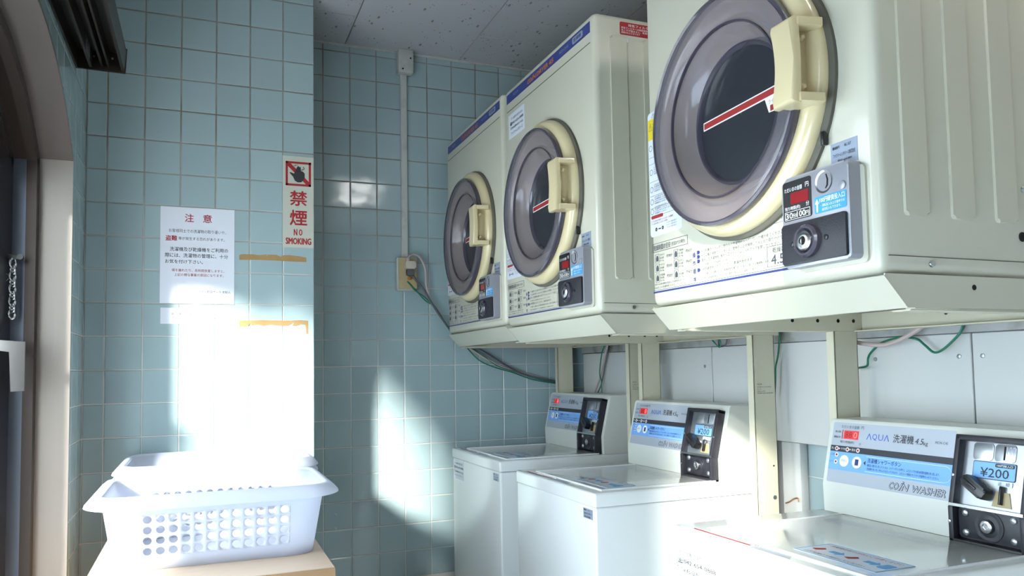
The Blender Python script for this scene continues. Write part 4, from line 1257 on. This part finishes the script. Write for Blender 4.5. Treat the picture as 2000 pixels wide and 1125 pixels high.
def make_washer(label, loc, T, number):
    t = thing('washing_machine', label, 'washing machine', loc, 'coin washing machines in a row')
    seam = T - 0.034
    body = obj('body', Shape().box(0.003, WW - 0.003, 0.025, seam - 0.0015, -WD + 0.02, -0.003, 0.006, 3), 'washer', t)
    for a in (0.05, WW - 0.05):
        for c in (-0.06, -WD + 0.08):
            obj('foot', Shape().disc(0, 0, 0, 0.027, 0.022, 16, 0.003), 'rubber', t, Matrix.Translation((-c, -a, 0)))
    s = Shape().box(0, WW, seam, T, -WD, 0)
    ed = [e for e in s.bm.edges if all(v.co.y > T - 0.001 for v in e.verts) or abs(e.verts[0].co.y - e.verts[1].co.y) > 0.01]
    bmesh.ops.bevel(s.bm, geom=ed, offset=0.007, segments=3, profile=0.5, affect='EDGES')
    top = obj('top_cover', s, 'wplastic', t)
    # lid: MZ panel (a right, b backwards from the front, c up)
    ML = Matrix.Translation((0, 0, T)) @ MZ
    lid = obj('lid', Shape().rrect(0.078, 0.492, 0.034, 0.378, 0.0, 0.0022, 0.012, bev=0.001), 'wplastic', t, ML)
    rim = Shape()
    for b in ((0.078, 0.492, 0.0325, 0.0375), (0.4875, 0.4925, 0.034, 0.378), (0.0775, 0.0825, 0.034, 0.378)):
        rim.box(b[0], b[1], b[2], b[3], 0.0005, 0.0046, 0.0018)
    obj('lid_rim', rim, 'white', lid, ML)
    obj('finger_notch', Shape().prism([(0.225, 0.010), (0.335, 0.010), (0.318, 0.030), (0.242, 0.030)], 0.0, 0.0006), 'decal', top, ML)
    obj('lid_latch', Shape().disc(0.232, 0.0285, 0.0, 0.0018, 0.0045, 12, 0.0008), 'chrome', top, ML)
    # caution strip at the front left of the top
    wl_ = obj('caution_label', Shape().prism([(0.018, 0.012), (0.052, 0.020), (0.226, 0.022), (0.215, 0.006), (0.070, 0.004)], 0.0, 0.0005), 'label', top, ML)
    obj('caution_stripe', Shape().prism([(0.055, 0.0195), (0.224, 0.0225), (0.226, 0.0175), (0.060, 0.0145)], 0.0005, 0.0008), 'redink', wl_, ML)
    # instruction picture on the lid
    pc_ = obj('lid_label', Shape().box(0.285, 0.462, 0.064, 0.148, 0.0024, 0.0030), 'label', lid, ML)
    s = Shape()
    for a in (0.330, 0.405):
        s.prism([(a, 0.098), (a + 0.018, 0.098), (a + 0.018, 0.092), (a + 0.030, 0.104), (a + 0.018, 0.116), (a + 0.018, 0.110), (a, 0.110)], 0.0030, 0.0034)
    s.rrect(0.437, 0.456, 0.090, 0.118, 0.0030, 0.0034, 0.004)
    for b in ((0.285, 0.462, 0.064, 0.0655), (0.285, 0.462, 0.1465, 0.148), (0.285, 0.2865, 0.064, 0.148), (0.4605, 0.462, 0.064, 0.148)):
        s.box(b[0], b[1], b[2], b[3], 0.0030, 0.0033)
    obj('blue_marks', s, 'cyan', pc_, ML)
    s = Shape()
    for a in (0.306, 0.378):
        s.prism([(a - 0.010, 0.096), (a + 0.001, 0.092), (a + 0.007, 0.100), (a + 0.010, 0.108), (a + 0.002, 0.114), (a - 0.003, 0.105)], 0.0030, 0.0035)
    s.text('洗濯物の取り忘れにご注意ください', 0.300, 0.452, 0.130, 0.1395, 0.0034)
    obj('red_marks', s, 'redink', pc_, ML)
    obj('small_print', Shape().text('ふたを開けて確認してください', 0.300, 0.430, 0.072, 0.079, 0.0034), 'ink', pc_, ML)
    s = Shape()
    for i in range(4):
        s.text('洗濯機のご使用方法について洗剤を入れふたを閉じて硬貨を入れてください', 0.105, 0.395, 0.328 - i * 0.011, 0.3345 - i * 0.011, 0.0028)
    obj('lid_instructions', s, 'pale_ink', lid, ML)
    # ---- control panel at the back (MZ-like side section pulled across)
    K = 0.387                                                    # depth of the panel foot behind the front
    sec = [(K + 0.002, T + 0.0005), (K, T + 0.060), (K + 0.031, T + 0.196), (K + 0.037, T + 0.2015), (WD - 0.012, T + 0.2015), (WD - 0.004, T + 0.194), (WD - 0.004, T + 0.0005)]
    PW0, PW1 = 0.019, 0.507
    MSEC = Matrix(((1, 0, 0, 0), (0, 0, -1, 0), (0, 1, 0, 0), (0, 0, 0, 1)))
    cpn = obj('control_panel', Shape().prism(sec, PW0, PW1), 'ctrl', t, MSEC)
    # sloping face: a from the panel's left edge, b up the slope from the kink, c outward
    up, nr = (math.sin(TILT), 0, math.cos(TILT)), (-math.cos(TILT), 0, math.sin(TILT))
    MP = Matrix(((0, up[0], nr[0], K), (-1, 0, 0, -PW0), (0, up[2], nr[2], T + 0.060), (0, 0, 0, 1)))
    MQ = Matrix.Translation((K, -PW0, T)) @ MX                   # upright foot: b from the lid
    dc = obj('panel_decal', Shape().rrect(0.010, 0.314, 0.006, 0.138, 0, 0.0007, 0.004), 'decal', cpn, MP)
    obj('charcoal_band', Shape().box(0.010, 0.314, 0.0735, 0.0865, 0.0007, 0.0011), 'charcoal', cpn, MP)
    obj('blue_band', Shape().box(0.010, 0.314, 0.0335, 0.0735, 0.0007, 0.0010), 'sky', cpn, MP)
    obj('red_display', Shape().box(0.043, 0.083, 0.1025, 0.121, 0.0007, 0.0016), 'led', cpn, MP)
    s = Shape().text('88', 0.047, 0.066, 0.105, 0.1185, 0.0018)
    obj('unlit_digits', s, 'ledoff', cpn, MP)
    obj('lit_digit', Shape().text('0', 0.070, 0.080, 0.105, 0.1185, 0.0020, 0.02, 0.05), 'ledon', cpn, MP)
    obj('red_bar', Shape().box(0.0375, 0.0395, 0.102, 0.122, 0.0007, 0.0012), 'redink', cpn, MP)
    s = Shape().text('ただいまの金額', 0.034, 0.083, 0.1255, 0.1325, 0.0011).text('円', 0.088, 0.095, 0.1255, 0.1325, 0.0011)
    s.text('残り時間(約)', 0.035, 0.074, 0.0920, 0.0985, 0.0011).text('分', 0.087, 0.093, 0.0910, 0.0970, 0.0011)
    s.text('金額', 0.0165, 0.034, 0.115, 0.120, 0.0011).text('運転中', 0.0145, 0.034, 0.103, 0.108, 0.0011)
    s.text('洗濯機', 0.173, 0.222, 0.1045, 0.1215, 0.0011, 0.008).text('4.5', 0.225, 0.243, 0.1055, 0.1175, 0.0011, 0.006, 0.2).text('kg', 0.2445, 0.255, 0.1025, 0.1125, 0.0011, 0.006)
    s.text('MCW-C45', 0.271, 0.298, 0.1100, 0.1150, 0.0011)
    obj('panel_lettering', s, 'ink', cpn, MP)
    s = Shape()
    for a0, kind in ((0.105, 'A'), (0.120, 'Q'), (0.1355, 'U'), (0.150, 'A')):
        if kind == 'A':
            s.prism([(a0, 0.1055), (a0 + 0.0058, 0.1185), (a0 + 0.0072, 0.1185), (a0 + 0.0132, 0.1055), (a0 + 0.0112, 0.1055), (a0 + 0.0065, 0.1162), (a0 + 0.0020, 0.1055)], 0.0007, 0.0011)
        else:
            s.text(kind, a0, a0 + 0.0125, 0.1045 if kind == 'Q' else 0.1055, 0.1185, 0.0011)
    obj('blue_logo', s, 'aqua', cpn, MP)
    s = Shape().text('洗い', 0.0125, 0.0225, 0.0775, 0.0830, 0.0014).text('▶', 0.034, 0.038, 0.0780, 0.0825, 0.0014).text('すすぎ', 0.040, 0.0525, 0.0775, 0.0830, 0.0014).text('▶', 0.064, 0.068, 0.0780, 0.0825, 0.0014).text('脱水', 0.070, 0.081, 0.0775, 0.0830, 0.0014)
    for a, b in ((0.028, 0.080), (0.058, 0.080), (0.087, 0.080), (0.030, 0.0665), (0.030, 0.0510)):
        s.disc(a, b, 0.0011, 0.0014, 0.0046, 16)
    for a in (0.053, 0.088):
        s.disc(a, 0.0545, 0.0010, 0.0016, 0.0125, 28)
    # rounded frame line of the shower text
    for b in ((0.112, 0.298, 0.0380, 0.0386), (0.112, 0.298, 0.0690, 0.0696)):
        s.box(b[0], b[1], b[2], b[3], 0.0010, 0.0013)
    s.tube([(0.298 + 0.0155 * math.sin(math.pi * k / 10), 0.0693 - 0.031 * (1 - math.cos(math.pi * k / 10)) / 2, 0.0012) for k in range(11)], 0.0003, 4)
    obj('white_marks', s, 'white', cpn, MP)
    s = Shape()
    for a, b in ((0.028, 0.080), (0.058, 0.080), (0.087, 0.080), (0.030, 0.0665), (0.030, 0.0510)):
        s.disc(a, b, 0.0014, 0.0017, 0.0026, 12)
    obj('indicator_dots', s, 'redink', cpn, MP)
    s = Shape().text('ふた開', 0.0125, 0.0235, 0.0640, 0.0690, 0.0014).text('シャワー', 0.0120, 0.0240, 0.0485, 0.0530, 0.0014)
    s.text('洗濯槽シャワーボタン', 0.116, 0.200, 0.0570, 0.0665, 0.0014, 0.006)
    s.text('・運転前に槽を洗い流したいときは、シャワーボタンを押すと、ふたロックされ約10秒間洗濯槽を洗い流します。', 0.114, 0.288, 0.0490, 0.0545, 0.0014)
    s.text('・洗濯槽を洗い流し中はふたはロックされます。ふたロック解除されてから洗濯物を入れてください。', 0.114, 0.288, 0.0420, 0.0470, 0.0014)
    s.prism([(0.106, 0.0555), (0.111, 0.0600), (0.111, 0.0510)], 0.0010, 0.0014)
    s.box(0.0835, 0.0925, 0.048, 0.061, 0.0016, 0.0020).text('ボタン', 0.0455, 0.0605, 0.0525, 0.0580, 0.0020)
    obj('blue_band_lettering', s, 'navy', cpn, MP)
    s = Shape().coin_word(0.176, 0.221, 0.0115, 0.0245, 0.0010, 0.075, 0.2).text('WASHER', 0.230, 0.305, 0.0115, 0.0245, 0.0010, 0.075, 0.2)
    obj('outline_lettering', s, 'ink', cpn, MP)
    s = Shape().coin_word(0.176, 0.221, 0.0115, 0.0245, 0.0016, 0.0, 0.2).text('WASHER', 0.230, 0.305, 0.0115, 0.0245, 0.0016, 0.0, 0.2)
    obj('inner_lettering', s, 'decal', cpn, MP)
    # ---- coin unit: black frame following the kink
    A0, A1 = 0.330, 0.473
    w = 0.010
    fr = Shape().box(A0, A0 + w, 0.0, 0.128, 0, 0.024, 0.002, 2).box(A1 - w, A1, 0.0, 0.128, 0, 0.024, 0.002, 2).box(A0, A1, 0.120, 0.130, 0, 0.024, 0.002, 2)
    cu = obj('coin_unit', fr, 'dark', t, MP)
    obj('lower_frame', Shape().box(A0, A0 + w, 0.0, 0.064, 0, 0.0245, 0.002).box(A1 - w, A1, 0.0, 0.064, 0, 0.0245, 0.002).box(A0, A1, 0.0, 0.007, 0, 0.0245, 0.002).box(A0 + 0.002, A1 - 0.002, 0.003, 0.060, 0, 0.006), 'dark', cu, MQ)
    obj('lock_panel', Shape().rrect(A0 + 0.013, A1 - 0.013, 0.010, 0.062, 0.004, 0.013, 0.004, bev=0.0015), 'dark', cu, MQ)
    obj('chrome_plate', Shape().box(A0 + 0.009, A1 - 0.009, 0.006, 0.121, 0.001, 0.008), 'plate', cu, MP)
    obj('chrome_shelf', Shape().prism([(0.008, 0.004), (0.008, 0.040), (0.024, 0.006), (0.024, 0.002)], A0 + 0.003, A0 + 0.0065).prism([(0.008, 0.004), (0.008, 0.040), (0.024, 0.006), (0.024, 0.002)], A1 - 0.0065, A1 - 0.003)
        .prism([(0.006, 0.001), (0.006, 0.006), (0.026, 0.004), (0.026, -0.001)], A0 + 0.003, A1 - 0.003), 'chrome', cu, MP @ Matrix(((0, 0, 1, 0), (0, 1, 0, 0), (1, 0, 0, 0), (0, 0, 0, 1))))
    for a in (A0 + 0.028, A0 + 0.069):
        obj('coin_plate', Shape().rrect(a, a + 0.038, 0.088, 0.119, 0.008, 0.0098, 0.006, bev=0.0006), 'plate', cu, MP)
    obj('coin_slot', Shape().box(A0 + 0.0855, A0 + 0.0885, 0.0915, 0.1155, 0.0098, 0.0103), 'hole', cu, MP)
    obj('slot_lettering', Shape().text('100', A0 + 0.0905, A0 + 0.106, 0.101, 0.1155, 0.0102), 'decal', cu, MP)
    obj('price_plate', Shape().rrect(A0 + 0.030, A0 + 0.110, 0.0555, 0.0865, 0.008, 0.0092, 0.003), 'ink', cu, MP)
    obj('price_label', Shape().rrect(A0 + 0.0312, A0 + 0.1088, 0.0567, 0.0853, 0.0088, 0.0095, 0.0025), 'sky', cu, MP)
    s = Shape().text('¥200', A0 + 0.045, A0 + 0.098, 0.0595, 0.0755, 0.0099, 0.006)
    s.rrect(A0 + 0.072, A0 + 0.107, 0.0780, 0.0843, 0.0095, 0.0099, 0.002)
    obj('price_lettering', s, 'ink', cu, MP)
    obj('slot_note', Shape().text('100円投入口', A0 + 0.075, A0 + 0.104, 0.0792, 0.0832, 0.0102, 0.01), 'white', cu, MP)
    kn = Shape().rrect(-0.030, 0.022, -0.0105, 0.0105, 0.0, 0.020, 0.006, bev=0.004).box(-0.026, 0.004, -0.002, 0.002, 0.019, 0.022, 0.001)
    obj('coin_knob', kn, 'black', cu, MP @ Matrix.Translation((A0 + 0.053, 0.036, 0.012)) @ Matrix.Rotation(math.radians(-32), 4, 'Z'))
    obj('knob_boss', Shape().disc(A0 + 0.053, 0.036, 0.008, 0.014, 0.013, 20), 'chrome', cu, MP)
    obj('return_label', Shape().rrect(A0 + 0.074, A0 + 0.106, 0.0455, 0.0545, 0.008, 0.0096, 0.002), 'label', cu, MP)
    obj('return_lettering', Shape().text('返', A0 + 0.080, A0 + 0.087, 0.0468, 0.0532, 0.010).text('却', A0 + 0.094, A0 + 0.101, 0.0468, 0.0532, 0.010), 'grey_ink', cu, MP)
    obj('return_guide', Shape().prism([(A0 + 0.072, 0.010), (A0 + 0.108, 0.010), (A0 + 0.102, 0.036), (A0 + 0.078, 0.036)], 0.008, 0.0095), 'outlet', cu, MP)
    obj('return_lever', Shape().box(A0 + 0.0885, A0 + 0.0925, 0.014, 0.046, 0.009, 0.018, 0.001), 'black', cu, MP)
    obj('lock_ring', Shape().lathe(A0 + 0.0705, 0.037, [(0.028, 0.013), (0.0275, 0.0145), (0.024, 0.0152), (0.021, 0.0140), (0.018, 0.0145), (0.016, 0.0155), (0.012, 0.0155)], 36), 'dark', cu, MQ)
    obj('lock_core', Shape().lathe(A0 + 0.0705, 0.037, [(0.0115, 0.013), (0.0110, 0.0215), (0.0095, 0.0225), (0.0062, 0.0225), (0.0055, 0.0205), (0.0035, 0.0205), (0.003, 0.022), (0.0005, 0.022)], 28), 'chrome', cu, MQ)
    for a in (A0 + 0.027, A1 - 0.027):
        for b in (0.0195, 0.054):
            obj('rivet', Shape().lathe(a, b, [(0.0066, 0.013), (0.0062, 0.0148), (0.0045, 0.0163), (0.0005, 0.0168)], 18), 'plate', cu, MQ)
    for a, b, M_ in ((A0 + 0.003, 0.036, MQ), (A0 + 0.004, 0.055, MP), (A1 - 0.004, 0.055, MP)):
        obj('frame_screw', Shape().disc(a, b, 0.020, 0.0252, 0.0032, 10, 0.001), 'chrome', cu, M_)
    # number plate on the front
    if number:
        nb = obj('number_label', Shape().box(0.448, 0.498, seam - 0.034, seam - 0.009, -0.003, -0.0024), 'greylabel', t)
        s = Shape().text('機械番号', 0.451, 0.466, seam - 0.0150, seam - 0.0115, -0.002, 0.02).text('46.1', 0.474, 0.484, seam - 0.0150, seam - 0.0115, -0.002)
        s.text('ファミリーレンタリース', 0.452, 0.494, seam - 0.0245, seam - 0.0190, -0.002, 0.015).text('042-654-0888', 0.456, 0.486, seam - 0.0315, seam - 0.0275, -0.002, 0.02)
        obj('number_lettering', s, 'ink', nb)
    return t


def service_print(w, T, a0, a1, b1, k, sheet):
    """service phone lines on the front panel"""
    seam = T - 0.034
    if sheet:
        ss = obj('service_label', Shape().box(a0 - 0.006, a1 + 0.006, seam - b1 - 0.062, seam - b1 + 0.006, -0.003, -0.0024), 'label', w)
    s = Shape().text('万一の故障やお気付きの点は', a0 + 0.008, a1 - 0.006, seam - b1 - 0.009 * k, seam - b1, -0.002)
    s.text('☎042-654-0888', a0, a1 + 0.004, seam - b1 - 0.026 * k, seam - b1 - 0.0145 * k, -0.002, 0.004)
    s.text('✉info@family-r.co.jp', a0, a1 + 0.030 * (k - 0.9) * 10, seam - b1 - 0.044 * k, seam - b1 - 0.033 * k, -0.002)
    s.text('ファミリーレンタリース', a0 + 0.004, a1, seam - b1 - 0.058 * k, seam - b1 - 0.049 * k, -0.002)
    obj('service_lettering', s, 'ink', w)


T3, T2, T1 = H - 0.3235, H - 0.3085, H - 0.297
W3 = make_washer('white coin washing machine nearest the camera, under the nearest dryer', (0.90, 1.378, 0), T3, False)
service_print(W3, T3, 0.016, 0.140, 0.012, 1.0, False)
W2 = make_washer('middle white coin washing machine with a small silver label on its front', (0.90, 2.226, 0), T2, True)
W1 = make_washer('farthest white coin washing machine with a paper service label on its front', (0.90, 2.878, 0), T1, True)
service_print(W1, T1, 0.022, 0.128, 0.016, 0.9, True)

# ================================================================== TABLE AND LAUNDRY BASKETS
tb = thing('wooden_table', 'pale wooden table holding the white laundry baskets', 'table', (-0.21, 1.643, 0))
TZ = H - 0.401
obj('table_top', Shape().box(0, 0.47, 0, 0.90, TZ - 0.022, TZ, 0.0015, 1), 'wood', tb, ID)
obj('front_edge_band', Shape().box(0, 0.47, -0.0012, 0.0, TZ - 0.022, TZ - 0.001), 'woodedge', tb, ID)
for x in (0.0, 0.45):
    obj('side_panel', Shape().box(x, x + 0.02, 0.006, 0.89, 0.0, TZ - 0.022, 0.001, 1), 'woodedge', tb, ID)
obj('back_panel', Shape().box(0.02, 0.45, 0.87, 0.88, 0.0, TZ - 0.022), 'woodedge', tb, ID)
obj('shelf', Shape().box(0.02, 0.45, 0.012, 0.87, 0.30, 0.32), 'wood', tb, ID)


def rounded(hx, hy, r, n=8):
    pts = []
    for cx, cy, s_ in ((hx - r, hy - r, 0), (-hx + r, hy - r, 90), (-hx + r, -hy + r, 180), (hx - r, -hy + r, 270)):
        for i in range(n + 1):
            t_ = math.radians(s_ + 90 * i / n)
            pts.append((cx + r * math.cos(t_), cy + r * math.sin(t_)))
    return pts


BH = 0.150


def make_basket(label, loc):
    t = thing('laundry_basket', label, 'laundry basket', loc, 'white plastic laundry baskets')
    # wall from floor to lip, as rings of a rounded rectangle; holes are cut out of the two long sides
    def ring(k):                       # k 0..1 up the wall
        return (0.203 + 0.022 * k, 0.148 + 0.027 * k, 0.053)
    cols, rows, hr = 12, 4, 0.0084
    pa, pb = 0.0246, 0.0222
    x0, z0 = -pa * (cols - 1) / 2, 0.0385
    NB = 8

    def surf(side, x, z):
        k = z / BH
        hx, hy, r = ring(k)
        return (x, side * hy, z)
    # perforated long sides: each cell is a square with a round hole
    LX = 0.1482
    s = Shape()
    bm = s.bm
    for side in (-1, 1):

        def add(poly):
            vs = [bm.verts.new(surf(side, x, z)) for x, z in poly]
            bm.faces.new(vs if side < 0 else vs[::-1])
        for i in range(cols):
            for j in range(rows):
                cx, cz = x0 + i * pa, z0 + j * pb
                hx_, hz_ = pa / 2, pb / 2
                oc = []
                M_ = 16
                for q in range(M_):
                    an = 2 * math.pi * q / M_
                    cq, sq = math.cos(an), math.sin(an)
                    m_ = max(abs(cq), abs(sq))
                    oc.append(((cx + hr * cq, cz + hr * sq), (cx + hx_ * cq / m_, cz + hz_ * sq / m_)))
                for q in range(M_):
                    (i0, o0), (i1, o1) = oc[q], oc[(q + 1) % M_]
                    add([i0, o0, o1, i1])
        zl, zh = z0 - pb / 2, z0 + (rows - 0.5) * pb
        xl, xh = x0 - pa / 2, x0 + (cols - 0.5) * pa
        ex = [-LX, xl] + [xl + pa * (i + 1) for i in range(cols)] + [LX]
        ez = [0.0, zl] + [zl + pb * (i + 1) for i in range(rows)] + [BH]
        for i in range(len(ex) - 1):
            for j in range(len(ez) - 1):
                if i in (0, len(ex) - 2) or j in (0, len(ez) - 2):
                    add([(ex[i], ez[j]), (ex[i + 1], ez[j]), (ex[i + 1], ez[j + 1]), (ex[i], ez[j + 1])])
    # plain ends and corners
    levels = [z / BH for z in ez]
    for end in (-1, 1):
        prev = None
        for k in levels:
            hx, hy, r = ring(k)
            pts = [(LX * end, -hy)]
            for i in range(NB + 1):
                a_ = math.radians(-90 + 90 * i / NB)
                pts.append((end * (hx - r + r * math.cos(a_)), -hy + r + r * math.sin(a_)))
            for i in range(NB + 1):
                a_ = math.radians(90 * i / NB)
                pts.append((end * (hx - r + r * math.cos(a_)), hy - r + r * math.sin(a_)))
            pts.append((LX * end, hy))
            row = [bm.verts.new((x, y, k * BH)) for x, y in pts]
            if prev:
                for i in range(len(row) - 1):
                    f = (prev[i], prev[i + 1], row[i + 1], row[i])
                    bm.faces.new(f if end > 0 else f[::-1])
            prev = row
    bmesh.ops.remove_doubles(bm, verts=bm.verts[:], dist=0.0001)
    w = obj('basket_wall', s, 'basket', t, ID, 35)
    so = w.modifiers.new('thickness', 'SOLIDIFY')
    so.thickness = 0.0022
    so.offset = 0
    # floor with slots left between bars
    s = Shape()
    hx, hy, r = ring(0)
    s.prism(rounded(hx - 0.001, hy - 0.001, r), 0.004, 0.006)
    obj('basket_floor', s, 'basket', t, ID)
    for x in (-0.14, 0.14):
        for y in (-0.10, 0.10):
            obj('basket_foot', Shape().disc(x, y, 0.0, 0.0045, 0.020, 20, 0.002), 'basket', t, ID)
    # wide rolled lip, drawn out at the four corners
    hx, hy, r = ring(1)
    prof = ((-0.001, BH - 0.004), (0.001, BH + 0.003), (0.006, BH + 0.006), (0.014, BH + 0.004), (0.023, BH - 0.004), (0.030, BH - 0.013), (0.0315, BH - 0.018), (0.029, BH - 0.0185), (0.022, BH - 0.009), (0.012, BH - 0.001), (0.005, BH))
    s = Shape()
    rows_ = []
    for off, z in prof:
        rows_.append([s.bm.verts.new((x, y, z - 0.012 * max(0, (off - 0.008)) / 0.024 * (1 - abs(x) / hx) ** 1.0 * 1.0)) for x, y in rounded(hx + off, hy + off * 0.85, r + off * 0.6, 10)])
    n_ = len(rows_[0])
    for a_, b_ in zip(rows_[:-1], rows_[1:]):
        for i in range(n_):
            j = (i + 1) % n_
            s.bm.faces.new((a_[i], a_[j], b_[j], b_[i]))
    bmesh.ops.recalc_face_normals(s.bm, faces=s.bm.faces[:])
    obj('basket_lip', s, 'basket', t, ID, 50)
    return t


B1 = make_basket('white perforated laundry basket at the front of the wooden table', (0.036, 1.935, TZ + 0.0006))
B2 = copy_tree(B1)
B2['label'] = 'lower white laundry basket of the stack behind the front basket'
B2.location = (0.048, 2.348, TZ + 0.0006)
B3 = copy_tree(B1)
B3['label'] = 'upper white laundry basket nested in the one behind the front basket'
B3.location = (0.048, 2.348, TZ + 0.0165)
